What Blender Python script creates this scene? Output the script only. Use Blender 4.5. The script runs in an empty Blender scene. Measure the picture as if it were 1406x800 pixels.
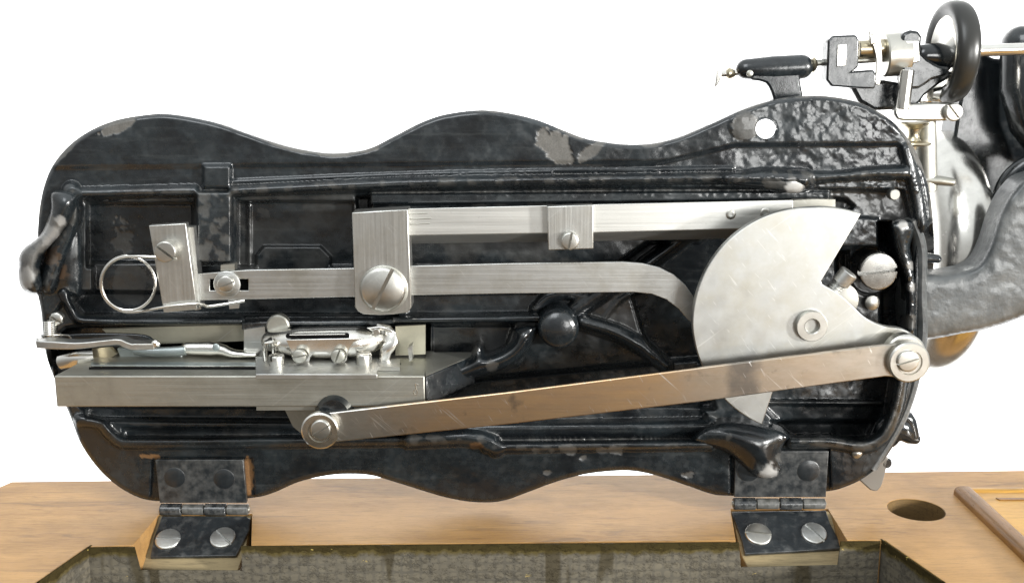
import bpy, bmesh, math, random
import numpy as np
from mathutils import Vector, Matrix
random.seed(3)
rad = math.radians
scene = bpy.context.scene
COL = scene.collection
# ---------------------------------------------------------------- units and frames
S = 0.0003                 # metres per pixel of the photograph at the plane of the machine bed
D = 1500.0                 # lens distance in those units
TH = rad(11.5)             # camera pitch
AL = rad(-12.0)             # how far the tipped-back bed leans off the picture plane
ca, sa = math.cos(AL), math.sin(AL)
FW = np.array([0, math.cos(TH), -math.sin(TH)]); UPC = np.array([0, math.sin(TH), math.cos(TH)])
XA = np.array([1.0, 0, 0])
_s = D*math.cos(AL)/(D*math.cos(AL)+math.sin(AL)*305)
CAMH = (math.sin(TH)*D*_s + math.cos(TH)*305*_s)*S
CAMP = np.array([0.0, 0.0, CAMH])
def c2w(x, y, z):
    x, y, z = np.broadcast_arrays(np.asarray(x, float), np.asarray(y, float), np.asarray(z, float))
    return CAMP + S*(x[..., None]*XA + y[..., None]*FW + z[..., None]*UPC)
N = (-ca)*FW + sa*UPC      # bed normal, towards the viewer
V = sa*FW + ca*UPC         # up along the bed
U = XA

# ---------------------------------------------------------------- camera, world, lights
cam_d = bpy.data.cameras.new('camera'); cam = bpy.data.objects.new('camera', cam_d); COL.objects.link(cam)
cam_d.sensor_width = 36; cam_d.lens = 36*D/1406; cam_d.clip_start = 0.01; cam_d.clip_end = 50
cam.location = CAMP; cam.rotation_euler = (rad(90)-TH, 0, 0)
scene.camera = cam
scene.render.resolution_x = 1024; scene.render.resolution_y = 582
world = bpy.data.worlds.new('World'); scene.world = world; world.use_nodes = True
wn = world.node_tree.nodes; wl = world.node_tree.links
bg = wn['Background']
tc = wn.new('ShaderNodeTexCoord'); sp = wn.new('ShaderNodeSeparateXYZ'); rp = wn.new('ShaderNodeValToRGB')
mr = wn.new('ShaderNodeMapRange'); mr.inputs[1].default_value = -1; mr.inputs[2].default_value = 1
wl.new(tc.outputs['Generated'], sp.inputs[0]); wl.new(sp.outputs[2], mr.inputs[0]); wl.new(mr.outputs[0], rp.inputs[0])
rp.color_ramp.elements[0].position = 0.30; rp.color_ramp.elements[0].color = (.22, .18, .14, 1)
rp.color_ramp.elements[1].position = 0.85; rp.color_ramp.elements[1].color = (1.15, 1.2, 1.22, 1)
e = rp.color_ramp.elements.new(.5); e.color = (.36, .36, .35, 1)
wl.new(rp.outputs[0], bg.inputs[0]); bg.inputs[1].default_value = 1.0
def area(name, loc, target, size, power, col=(1, 1, 1), sy=None):
    l = bpy.data.lights.new(name, 'AREA'); l.energy = power; l.size = size; l.color = col
    if sy: l.shape = 'RECTANGLE'; l.size_y = sy
    o = bpy.data.objects.new(name, l); COL.objects.link(o); o.location = loc
    o.rotation_euler = (Vector(target)-Vector(loc)).to_track_quat('-Z', 'Y').to_euler()
    return o
area('key_lamp', (1.42, -0.48, .30), (0.0, 0.45, 0.12), 0.12, 46, (1, .985, .95))
area('added_sheen_light', (0.52, -0.50, .16), (0.12, 0.45, 0.20), 0.30, 3.8, (1, 1, .98))  # light added so the upper right casting catches a sheen
area('fill_lamp', (-0.3, -0.25, 0.95), (0, 0.45, 0.05), 0.6, 6, (.93, .97, 1))
area('backdrop_lamp', (0, 0.95, 1.0), (0, 2.8, 0.75), 1.8, 130, (1, 1, 1), 0.6)
vs = scene.view_settings
vs.view_transform = 'Standard'; vs.look = 'None'; vs.exposure = 0.0; vs.gamma = 1; vs.use_curve_mapping = False
scene.cycles.max_bounces = 6

# ---------------------------------------------------------------- point helpers
def P(px, py, d=0.0):
    """the point seen at pixel (px, py) that stands d in front of the bed plane"""
    v = 400-np.asarray(py, float)
    s = (D*ca-d)/(D*ca-sa*v)
    return c2w((np.asarray(px, float)-703)*s, D*s, v*s)
def PS(py, d=0.0): return (D*ca-d)/(D*ca-sa*(400-py))
def T(px, py, h=0.0):
    """pixel -> point on the table top (h above it)"""
    dx, dz = (np.asarray(px, float)-703), 400-np.asarray(py, float)
    wz = D*FW[2]+dz*UPC[2]
    s = (h-CAMH/S)/wz
    return c2w(dx*s, D*s, dz*s)
LP0 = P(275, 704, 2)
LN = np.array([0, -math.sin(rad(29)), math.cos(rad(29))])
def L(px, py, off=0.0):
    """pixel -> point on the slanted hinge seat"""
    r = (np.asarray(px, float)[..., None]-703)*XA + D*FW + (400-np.asarray(py, float)[..., None])*UPC
    s = (np.dot(LP0-CAMP, LN)/S+off)/np.dot(r, LN)
    return CAMP+S*r*s[..., None]
LV = np.cross(LN, XA)      # up the seat (away from the viewer)
if LV[1] < 0: LV = -LV

# ---------------------------------------------------------------- object helpers
ORG = {}
def empty(name, loc, label=None, cat=None, group=None, kind=None, parent=None):
    o = bpy.data.objects.new(name, None); COL.objects.link(o); o.empty_display_size = 0.01
    loc = np.array(loc, float); ORG[o.name] = loc
    if parent: o.parent = parent; o.location = loc-ORG[parent.name]
    else: o.location = loc
    tag(o, label, cat, group, kind); return o
def tag(o, label=None, cat=None, group=None, kind=None):
    if label: o['label'] = label
    if cat: o['category'] = cat
    if group: o['group'] = group
    if kind: o['kind'] = kind
    return o
class MB:
    def __init__(s): s.v = []; s.f = []; s.n = 0
    def add(s, pts, faces):
        pts = np.asarray(pts, float).reshape(-1, 3); b = s.n
        s.v.append(pts); s.n += len(pts)
        s.f += [tuple(b+i for i in f) for f in faces]; return s
    def obj(s, name, mat, parent=None, label=None, bevel=0, seg=2, angle=35, smooth=True, origin=None):
        pts = np.concatenate(s.v)
        if origin is None:
            origin = np.array([pts[:, 0].mean(), pts[:, 1].mean(), pts[:, 2].min()])
        me = bpy.data.meshes.new(name); me.from_pydata((pts-origin).tolist(), [], s.f); me.update()
        bm = bmesh.new(); bm.from_mesh(me); bmesh.ops.recalc_face_normals(bm, faces=bm.faces); bm.to_mesh(me); bm.free()
        me.materials.append(mat)
        if smooth:
            me.polygons.foreach_set('use_smooth', [True]*len(me.polygons))
            me.set_sharp_from_angle(angle=rad(angle))
        o = bpy.data.objects.new(name, me); COL.objects.link(o)
        ORG[o.name] = np.array(origin)
        if parent: o.parent = parent; o.location = origin-ORG[parent.name]
        else: o.location = origin
        if bevel:
            b = o.modifiers.new('bevel', 'BEVEL'); b.width = bevel*S; b.segments = seg; b.limit_method = 'ANGLE'
            b.angle_limit = rad(40); b.harden_normals = False; b.use_clamp_overlap = True
        if label: o['label'] = label
        return o
def dense(pts, closed=False, step=6.0, smooth=True):
    """Catmull-Rom resampling of a 2-D or 3-D polyline"""
    p = np.array(pts, float); n = len(p)
    if closed: q = np.vstack([p[-1], p, p[0], p[1]])
    else: q = np.vstack([2*p[0]-p[1], p, 2*p[-1]-p[-2]])
    out = []
    for i in range(n if closed else n-1):
        a, b, c, d = q[i], q[i+1], q[i+2], q[i+3]
        k = max(1, int(np.linalg.norm(c[:2]-b[:2])/step))
        for j in range(k):
            t = j/k
            out.append(.5*((2*b)+(-a+c)*t+(2*a-5*b+4*c-d)*t*t+(-a+3*b-3*c+d)*t**3) if smooth else b+(c-b)*t)
    if not closed: out.append(p[-1])
    return np.array(out)
def slab_pts(front, back, mb, holes=()):
    """close a slab between matching loops front/back; holes = [(hf, hb)]"""
    n = len(front)
    if not holes:
        mb.add(np.vstack([front, back]), [tuple(range(n)), tuple(range(2*n-1, n-1, -1))] +
               [(i, i+n, (i+1) % n+n, (i+1) % n) for i in range(n)])
        return mb
    loops = [(front, back)]+list(holes)
    for side in (0, 1):
        bm = bmesh.new(); es = []
        for lp in loops:
            vv = [bm.verts.new(p) for p in lp[side]]
            es += [bm.edges.new((vv[i], vv[(i+1) % len(vv)])) for i in range(len(vv))]
        bmesh.ops.triangle_fill(bm, use_beauty=True, use_dissolve=False, edges=es)
        bm.verts.index_update()
        mb.add([v.co[:] for v in bm.verts], [tuple(v.index for v in f.verts) for f in bm.faces]); bm.free()
    for f, b in loops:
        k = len(f); mb.add(np.vstack([f, b]), [(i, i+k, (i+1) % k+k, (i+1) % k) for i in range(k)])
    return mb
def weld(o, dist=1e-6):
    bm = bmesh.new(); bm.from_mesh(o.data); bmesh.ops.remove_doubles(bm, verts=bm.verts, dist=dist)
    bmesh.ops.recalc_face_normals(bm, faces=bm.faces); bm.to_mesh(o.data); bm.free()
    o.data.set_sharp_from_angle(angle=rad(35)); return o
def plate(outline, d, t, mb=None, holes=()):
    mb = mb or MB()
    o = np.array(outline, float); f = P(o[:, 0], o[:, 1], d)
    hs = []
    for h in holes:
        h = np.array(h, float); hf = P(h[:, 0], h[:, 1], d); hs.append((hf, hf-N*t*S))
    return slab_pts(f, f-N*t*S, mb, hs)
def rect(x0, y0, x1, y1): return [(x0, y0), (x1, y0), (x1, y1), (x0, y1)]
def circ(cx, cy, r, n=40, ry=None): 
    a = np.linspace(0, 2*math.pi, n, endpoint=False); return np.stack([cx+r*np.cos(a), cy+(ry or r)*np.sin(a)], 1)
def hbox(x0, x1, py, df, db, h, mb=None, x0b=None, x1b=None):
    """bar whose level top shows: front top edge at py; goes back to db and down h"""
    mb = mb or MB()
    F = P(np.array([x0, x1]), np.array([py, py]), df); B = F-N*(df-db)*S
    if x0b is not None: B[0] += U*x0b*S
    if x1b is not None: B[1] += U*x1b*S
    top = np.array([F[0], F[1], B[1], B[0]])
    return slab_pts(top, top-V*h*S, mb)
def basis(ax):
    ax = np.array(ax, float); ax /= np.linalg.norm(ax)
    h = U if abs(ax[0]) < .9 else V
    b = np.cross(ax, h); b /= np.linalg.norm(b); a = np.cross(b, ax); return a, b, ax
def lathe(C, prof, ax=None, seg=40, mb=None, k=1.0, cap0=True, cap1=True):
    """revolve [(r, h)] about axis through C; r, h in px"""
    mb = mb or MB(); a, b, ax = basis(N if ax is None else ax)
    t = np.linspace(0, 2*math.pi, seg, endpoint=False)
    pts = []; fs = []
    for (r, h) in prof:
        pts.append(C+S*k*(h*ax+r*(np.cos(t)[:, None]*a+np.sin(t)[:, None]*b)))
    m = len(prof)
    for i in range(m-1):
        for j in range(seg):
            fs.append((i*seg+j, i*seg+(j+1) % seg, (i+1)*seg+(j+1) % seg, (i+1)*seg+j))
    if cap0: fs.append(tuple(range(seg-1, -1, -1)))
    if cap1: fs.append(tuple((m-1)*seg+j for j in range(seg)))
    return mb.add(np.vstack(pts), fs)
def cyl(p0, p1, r, mb=None, seg=24, bev=1.0):
    p0 = np.array(p0); p1 = np.array(p1); l = np.linalg.norm(p1-p0)/S
    return lathe(p0, [(r-bev, 0), (r, bev), (r, l-bev), (r-bev, l)], p1-p0, seg, mb)
def screw(C, R, H, slot=3.0, ang=0, dome=2.0, ax=None, mb=None, depth=None, rim=1.2):
    """slotted screw head, base at C"""
    mb = mb or MB(); a0, b0, ax = basis(N if ax is None else ax)
    if ax @ N > .9: a0, b0 = U, V
    c, s_ = math.cos(rad(ang)), math.sin(rad(ang)); a = c*a0+s_*b0; b = -s_*a0+c*b0
    depth = depth or H*.55
    lathe(C, [(R, -1), (R, H-depth)], ax, 40, mb)
    def top(r):
        z = H+dome*(1-(r/R)**2)
        e = (r-(R-rim))/rim
        return z-(rim*.8*e*e if e > 0 else 0)
    nv, nu = 9, 24
    for sg in (1, -1):
        pts = []; vs_ = [slot/2+(R*.999-slot/2)*math.sin(math.pi/2*i/(nv-1)) for i in range(nv)]
        for vv in vs_:
            w = math.sqrt(max(R*R-vv*vv, 1e-4))
            for j in range(nu):
                u = -w*math.cos(math.pi*j/(nu-1)); pts.append(C+S*(a*u+b*sg*vv+ax*top(math.hypot(u, vv))))
        n0 = len(pts)
        fs = [(i*nu+j, i*nu+j+1, (i+1)*nu+j+1, (i+1)*nu+j) for i in range(nv-1) for j in range(nu-1)]
        ring = list(range(nu))+[i*nu+nu-1 for i in range(1, nv)]+[(nv-1)*nu+j for j in range(nu-2, -1, -1)]+[i*nu for i in range(nv-2, 0, -1)]
        for i in ring:
            p = np.array(pts[i]); hgt = (p-C) @ ax; pts.append(p-ax*hgt+ax*(H-depth-.3)*S)
        k = len(ring)
        fs += [(ring[i], ring[(i+1) % k], n0+(i+1) % k, n0+i) for i in range(k)]
        mb.add(pts, fs)
    return mb
def sweep(pts, radii, seg=14, mb=None, rn=None, ref=None, caps=True, closed=False, square=False, roundend=False):
    """tube along world points; radii across, rn along the bed normal"""
    mb = mb or MB(); p = np.array(pts, float); n = len(p)
    radii = np.full(n, radii, float) if np.isscalar(radii) else np.interp(np.linspace(0, 1, n), np.linspace(0, 1, len(radii)), radii)
    rn = radii if rn is None else (np.full(n, rn, float) if np.isscalar(rn) else np.interp(np.linspace(0, 1, n), np.linspace(0, 1, len(rn)), rn))
    ref = N if ref is None else ref
    if roundend and not closed:
        t0 = (p[0]-p[1])/np.linalg.norm(p[0]-p[1]); t1 = (p[-1]-p[-2])/np.linalg.norm(p[-1]-p[-2])
        an = [1.5, 1.2, .9, .6, .3]
        A = [p[0]+t0*radii[0]*S*math.sin(x)*min(1, 1) for x in an]; B = [p[-1]+t1*radii[-1]*S*math.sin(x) for x in an[::-1]]
        ra = [radii[0]*math.cos(x) for x in an]; rb = [radii[-1]*math.cos(x) for x in an[::-1]]
        na = [rn[0]*math.cos(x) for x in an]; nb = [rn[-1]*math.cos(x) for x in an[::-1]]
        p = np.vstack([A, p, B]); radii = np.concatenate([ra, radii, rb]); rn = np.concatenate([na, rn, nb]); n = len(p)
    if square: ang = np.array([45, 135, 225, 315])*math.pi/180; cs, sn = np.cos(ang)*1.414, np.sin(ang)*1.414; seg = 4
    else: ang = np.linspace(0, 2*math.pi, seg, endpoint=False); cs, sn = np.cos(ang), np.sin(ang)
    out = []
    for i in range(n):
        if closed: t = p[(i+1) % n]-p[i-1]
        else: t = p[min(i+1, n-1)]-p[max(i-1, 0)]
        t = t/np.linalg.norm(t); b = np.cross(t, ref)
        nb_ = np.linalg.norm(b); b = b/nb_ if nb_ > 1e-6 else basis(t)[0]
        nn = np.cross(b, t)
        out.append(p[i]+S*(radii[i]*cs[:, None]*b+rn[i]*sn[:, None]*nn))
    fs = [(i*seg+j, i*seg+(j+1) % seg, ((i+1) % n)*seg+(j+1) % seg, ((i+1) % n)*seg+j) for i in range(n if closed else n-1) for j in range(seg)]
    if caps and not closed: fs += [tuple(range(seg-1, -1, -1)), tuple((n-1)*seg+j for j in range(seg))]
    return mb.add(np.vstack(out), fs)
def path(pts, step=6):
    """[(px, py, d)] -> smooth world points"""
    q = dense(pts, step=step); return P(q[:, 0], q[:, 1], q[:, 2])
def loft(secs, mb=None):
    mb = mb or MB(); k = len(secs[0]); n = len(secs)
    fs = [(i*k+j, i*k+(j+1) % k, (i+1)*k+(j+1) % k, (i+1)*k+j) for i in range(n-1) for j in range(k)]
    fs += [tuple(range(k-1, -1, -1)), tuple((n-1)*k+j for j in range(k))]
    return mb.add(np.vstack(secs), fs)

# ---------------------------------------------------------------- materials
K = 1/(100*S)
class NT:
    def __init__(s, name):
        s.m = bpy.data.materials.new(name); s.m.use_nodes = True; s.t = s.m.node_tree; s.b = s.t.nodes['Principled BSDF']
        s.co = s.n('ShaderNodeTexCoord').outputs['Object']
    def n(s, k, **kw):
        x = s.t.nodes.new(k)
        for a, v in kw.items(): setattr(x, a, v)
        return x
    def l(s, a, b): s.t.links.new(a, b)
    def map(s, sc, rot=(0, 0, 0)):
        m = s.n('ShaderNodeMapping'); m.inputs['Scale'].default_value = [x*K for x in sc]; m.inputs['Rotation'].default_value = rot
        if any(rot):
            m2 = s.n('ShaderNodeMapping'); m2.inputs['Rotation'].default_value = rot
            s.l(s.co, m2.inputs[0]); m.inputs['Rotation'].default_value = (0, 0, 0); s.l(m2.outputs[0], m.inputs[0])
        else: s.l(s.co, m.inputs[0])
        return m.outputs[0]
    def noise(s, sc=(1, 1, 1), scale=1, det=4, rough=.55, rot=(0, 0, 0), dist=0):
        x = s.n('ShaderNodeTexNoise'); x.inputs['Scale'].default_value = scale; x.inputs['Detail'].default_value = det
        x.inputs['Roughness'].default_value = rough; x.inputs['Distortion'].default_value = dist
        s.l(s.map(sc, rot), x.inputs['Vector']); return x.outputs['Fac']
    def ramp(s, f, stops):
        r = s.n('ShaderNodeValToRGB'); el = r.color_ramp.elements
        while len(el) < len(stops): el.new(.5)
        for e_, (p, c) in zip(el, stops):
            e_.position = p; e_.color = (c, c, c, 1) if np.isscalar(c) else (*c, 1)
        s.l(f, r.inputs[0]); return r.outputs[0]
    def mix(s, f, a, b, mode='MIX'):
        x = s.n('ShaderNodeMix', data_type='RGBA', blend_type=mode)
        for i, v in ((0, f), (6, a), (7, b)):
            if hasattr(v, 'is_output'): s.l(v, x.inputs[i])
            elif i == 0: x.inputs[0].default_value = v
            else: x.inputs[i].default_value = (*v, 1)
        return x.outputs[2]
    def math(s, op, a, b=None):
        x = s.n('ShaderNodeMath', operation=op)
        for i, v in ((0, a), (1, b)):
            if v is None: continue
            if hasattr(v, 'is_output'): s.l(v, x.inputs[i])
            else: x.inputs[i].default_value = v
        return x.outputs[0]
    def bump(s, h, strength=.3, dist=1.0, prev=None):
        x = s.n('ShaderNodeBump'); x.inputs['Strength'].default_value = strength; x.inputs['Distance'].default_value = dist*S
        s.l(h, x.inputs['Height'])
        if prev: s.l(prev, x.inputs['Normal'])
        return x.outputs[0]
    def out(s, col=None, rough=None, metal=None, normal=None, **kw):
        for k, v in (('Base Color', col), ('Roughness', rough), ('Metallic', metal), ('Normal', normal)):
            if v is None: continue
            if hasattr(v, 'is_output'): s.l(v, s.b.inputs[k])
            else: s.b.inputs[k].default_value = (*v, 1) if not np.isscalar(v) else v
        for k, v in kw.items(): s.b.inputs[k.replace('_', ' ')].default_value = v
        return s.m
def steel(name, base=(.60, .59, .56), rough=.34, brush='x', tarnish=.35, dark=(.30, .28, .24), scr=.5, bumpk=.25):
    m = NT(name)
    st = {'x': (.6, 40, 40), 'z': (40, 40, .6), None: (5, 5, 5)}[brush]
    g = m.noise(st, 1, 3, .6)
    c = m.noise((1, 1, 1), 2.2, 6, .65)
    fine = m.noise((1, 1, 1), 30, 3, .7)
    s1 = m.ramp(m.noise((.28, 30, 30), 1, 2, .5, rot=(0, rad(38), 0)), [(.66, 0.0), (.72, 1.0)])
    s2 = m.ramp(m.noise((.3, 36, 36), 1, 2, .5, rot=(0, rad(-50), .1)), [(.67, 0.0), (.72, 1.0)])
    col = m.mix(m.math('MULTIPLY', m.ramp(c, [(.42, 0.0), (.72, 1.0)]), tarnish), base, dark)
    col = m.mix(m.math('MULTIPLY', m.ramp(g, [(.3, 1.0), (.7, 0.0)]), .14), col, tuple(x*.55 for x in base))
    pit = m.ramp(m.noise((1, 1, 1), 14, 5, .75), [(.66, 0.0), (.74, 1.0)])
    col = m.mix(m.math('MULTIPLY', pit, .35), col, (.16, .13, .10))
    s_ = m.math('MAXIMUM', s1, s2)
    col = m.mix(m.math('MULTIPLY', s_, .35*scr), col, (.85, .85, .83))
    r = m.math('ADD', m.math('MULTIPLY', g, .22), rough-.11)
    r = m.math('ADD', r, m.math('MULTIPLY', c, .12))
    nb = m.bump(g, bumpk, .5); nb = m.bump(fine, .04, .4, nb)
    return m.out(col, r, 1.0, nb)
def japan(name, base=(.006, .0075, .009), rough=.22, lump=.5, wear=.5, attr=False, dustk=.12, streak=True):
    """black stove enamel on cast iron, dusty and chipped"""
    m = NT(name)
    big = m.noise((1, 1, 1), 1.6, 6, .6); mid = m.noise((1, 1, 1), 9, 5, .6); fine = m.noise((1, 1, 1), 45, 3, .7)
    st = m.noise((1.0, 12, 12), 1, 5, .65)
    col = m.mix(m.ramp(big, [(.4, 0.0), (.7, 1.0)]), base, (.013, .018, .021))
    dust = m.math('MULTIPLY', m.ramp(mid, [(.45, 0.0), (.75, 1.0)]), m.ramp(big, [(.35, .2), (.65, 1.0)]))
    col = m.mix(m.math('MULTIPLY', dust, dustk), col, (.085, .092, .09))
    if streak: col = m.mix(m.math('MULTIPLY', m.ramp(st, [(.55, 0.0), (.75, 1.0)]), .25), col, (.07, .076, .075))
    sp_ = m.ramp(fine, [(.70, 0.0), (.76, 1.0)])
    col = m.mix(m.math('MULTIPLY', sp_, .35), col, (.26, .26, .25))
    geo = m.n('ShaderNodeNewGeometry')
    pt = m.math('ADD', geo.outputs['Pointiness'], m.math('MULTIPLY', m.math('SUBTRACT', mid, .5), .12))
    ed = m.ramp(pt, [(.555, 0.0), (.60, 1.0)])
    col = m.mix(m.math('MULTIPLY', ed, wear*.6), col, (.24, .235, .22))
    r = m.math('ADD', m.math('MULTIPLY', big, .30), rough-.10)
    r = m.math('ADD', r, m.math('MULTIPLY', dust, .22))
    met = 0.0
    if attr:
        a = m.n('ShaderNodeVertexColor', layer_name='wear'); sep = m.n('ShaderNodeSeparateColor'); m.l(a.outputs[0], sep.inputs[0])
        gn = m.ramp(fine, [(.3, .7), (.7, 1.2)])
        gray = m.mix(1.0, m.mix(mid, (.065, .062, .056), (.125, .118, .105)), gn, 'MULTIPLY'); och = m.mix(1.0, (.20, .10, .035), gn, 'MULTIPLY')
        col = m.mix(sep.outputs[0], col, gray); col = m.mix(sep.outputs[1], col, och)
        col = m.mix(sep.outputs[2], col, (.45, .44, .42))
        r = m.math('ADD', r, m.math('MULTIPLY', m.math('ADD', sep.outputs[0], sep.outputs[1]), .35))
    nb = m.bump(mid, .45*lump, 3.0); nb = m.bump(m.noise((1, 1, 1), 20, 3, .6), .35*lump, 1.6, nb); nb = m.bump(fine, .12, .5, nb)
    return m.out(col, r, met, nb, Specular_IOR_Level=.6, Coat_Weight=.25, Coat_Roughness=.12)
def plain(name, col, rough=.9): return NT(name).out(col, rough, 0.0)
M_bed = japan('bed_enamel', attr=True, rough=.20, lump=.14)
M_bed2 = japan('dark_bed_enamel', attr=True, rough=.16, lump=.3, wear=.3, streak=False)
M_blk = japan('black_enamel', rough=.18, lump=.35, streak=False, wear=.6)
M_blk2 = japan('smooth_black_enamel', rough=.10, lump=.12, streak=False, wear=.25)
M_rough = japan('lumpy_enamel_grey_sheen', base=(.10, .105, .105), rough=.34, lump=.7, streak=False, wear=.6)  # grey base puts the silvery sheen into the enamel's colour
M_st = steel('brushed_steel', base=(.57, .575, .56), tarnish=.65, dark=(.30, .275, .215))
M_stz = steel('vertical_brushed_steel', brush='z', base=(.57, .57, .545), tarnish=.6, dark=(.32, .29, .23))
M_sec = steel('cloudy_sector_steel', base=(.485, .49, .475), rough=.38, brush=None, tarnish=.6, dark=(.40, .37, .29), scr=.7, bumpk=.06)
M_bar = steel('ground_bar_steel', base=(.70, .70, .67), rough=.40, tarnish=.15)
M_blkst = steel('dull_block_steel', base=(.45, .445, .40), rough=.42, tarnish=.5, dark=(.24, .22, .17), scr=.3)
M_scr = steel('screw_steel', base=(.58, .57, .53), rough=.28, brush=None, tarnish=.25, bumpk=.06)
M_dull = steel('dull_grey_steel', base=(.26, .255, .235), rough=.45, brush=None, tarnish=.5)
M_scrdk = steel('dark_polished_screw', base=(.30, .295, .28), rough=.2, brush=None, tarnish=.4)
M_nick = steel('polished_nickel', base=(.80, .78, .73), rough=.17, brush=None, tarnish=.3, bumpk=.02, scr=.2)
M_brass = steel('brassy_nickel', base=(.52, .46, .33), rough=.25, brush=None, tarnish=.4, bumpk=.03)
M_dark = NT('dark_void').out((.004, .004, .004), .9, 0.0, Specular_IOR_Level=.1)
# link: steel with a warm brown reflection painted along its middle
def link_mat():
    m = NT('link_steel_brown_reflection')
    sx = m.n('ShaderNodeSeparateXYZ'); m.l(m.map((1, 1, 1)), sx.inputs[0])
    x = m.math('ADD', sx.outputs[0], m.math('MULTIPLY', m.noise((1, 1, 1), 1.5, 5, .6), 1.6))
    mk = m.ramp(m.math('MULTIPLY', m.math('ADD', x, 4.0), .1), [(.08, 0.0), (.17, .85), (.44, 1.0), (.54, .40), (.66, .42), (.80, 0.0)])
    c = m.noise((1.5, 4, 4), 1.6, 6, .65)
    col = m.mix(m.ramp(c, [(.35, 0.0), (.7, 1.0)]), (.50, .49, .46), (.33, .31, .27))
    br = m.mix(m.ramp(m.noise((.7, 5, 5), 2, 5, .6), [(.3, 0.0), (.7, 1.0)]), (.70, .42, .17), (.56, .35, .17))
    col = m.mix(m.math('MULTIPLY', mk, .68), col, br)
    sm = m.ramp(m.noise((1.2, 1.2, 1.2), 2.3, 4, .6), [(.62, 0.0), (.72, 1.0)])
    col = m.mix(m.math('MULTIPLY', sm, .55), col, (.14, .13, .12))
    gx_ = m.math('MULTIPLY', m.math('SUBTRACT', sx.outputs[0], .95), 2.6)
    gp_ = m.math('SUBTRACT', 1.0, m.math('ADD', m.math('MULTIPLY', gx_, gx_), m.math('MULTIPLY', m.noise((1, 1, 1), 4, 4), .9)))
    col = m.mix(m.math('MULTIPLY', m.ramp(gp_, [(.1, 0.0), (.5, 1.0)]), .75), col, (.17, .16, .15))
    sc = m.math('MAXIMUM', m.ramp(m.noise((.7, 26, 26), 1, 2, .5, rot=(0, rad(-42), 0)), [(.66, 0.0), (.72, 1.0)]),
                m.ramp(m.noise((.7, 32, 32), 1, 2, .5, rot=(0, rad(-60), .1)), [(.67, 0.0), (.72, 1.0)]))
    cl = m.ramp(m.noise((2, 2, 2), 1.3, 2, .5), [(.42, 0.0), (.6, 1.0)])
    sc = m.math('MULTIPLY', sc, cl)
    col = m.mix(m.math('MULTIPLY', sc, .8), col, (.85, .83, .8))
    r = m.math('ADD', m.math('MULTIPLY', c, .15), .26)
    return m.out(col, r, 1.0, m.bump(m.noise((.6, 40, 40), 1, 3), .15, .4))
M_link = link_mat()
def wood(name, a, b, c, grain=1.0, rough=.42, sc=1.0, bright=1.0, axis='x'):
    m = NT(name)
    st = (.35*sc, 3*sc, 3*sc) if axis == 'x' else (3*sc, .35*sc, 3*sc)
    st2 = tuple(x*9 for x in st)
    g1 = m.noise(st, 1.3, 6, .62, dist=.6); g2 = m.noise(st2, 1.5, 4, .65); bigc = m.noise((.5, .9, .5), .8, 3, .5)
    col = m.mix(m.ramp(g1, [(.32, 0.0), (.68, 1.0)]), a, b)
    col = m.mix(m.math('MULTIPLY', m.ramp(g2, [(.48, 0.0), (.68, 1.0)]), .35*grain), col, c)
    col = m.mix(m.math('MULTIPLY', m.ramp(m.noise(tuple(x*.9 for x in st), 2.1, 5, .6, dist=1.2), [(.56, 0.0), (.64, 1.0)]), .45*grain), col, c)
    col = m.mix(m.math('MULTIPLY', m.ramp(bigc, [(.45, 0.0), (.65, 1.0)]), .45), col, tuple(min(1, x*1.25) for x in a))
    r = m.math('ADD', m.math('MULTIPLY', g2, .2), rough-.1)
    pore = m.ramp(m.noise(tuple(x*14 for x in st), 2.0, 3, .6), [(.60, 0.0), (.68, 1.0)])
    col = m.mix(m.math('MULTIPLY', pore, .4), col, c)
    stn = m.ramp(m.noise((1, 1.6, 1), 1.1, 5, .6), [(.52, 0.0), (.70, 1.0)])
    col = m.mix(m.math('MULTIPLY', stn, .30), col, tuple(x*.55 for x in b))
    return m.out(col, r, 0.0, m.bump(g2, .15, .8), Specular_IOR_Level=.15)
M_wood = wood('worn_walnut_top', (.42, .240, .088), (.31, .168, .060), (.13, .08, .045))
M_mould = wood('dark_moulding_wood', (.24, .115, .03), (.16, .075, .02), (.07, .035, .012), axis='y', rough=.3)
M_panel = wood('golden_panel_wood', (.50, .28, .06), (.40, .21, .045), (.22, .12, .03), rough=.35)
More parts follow.
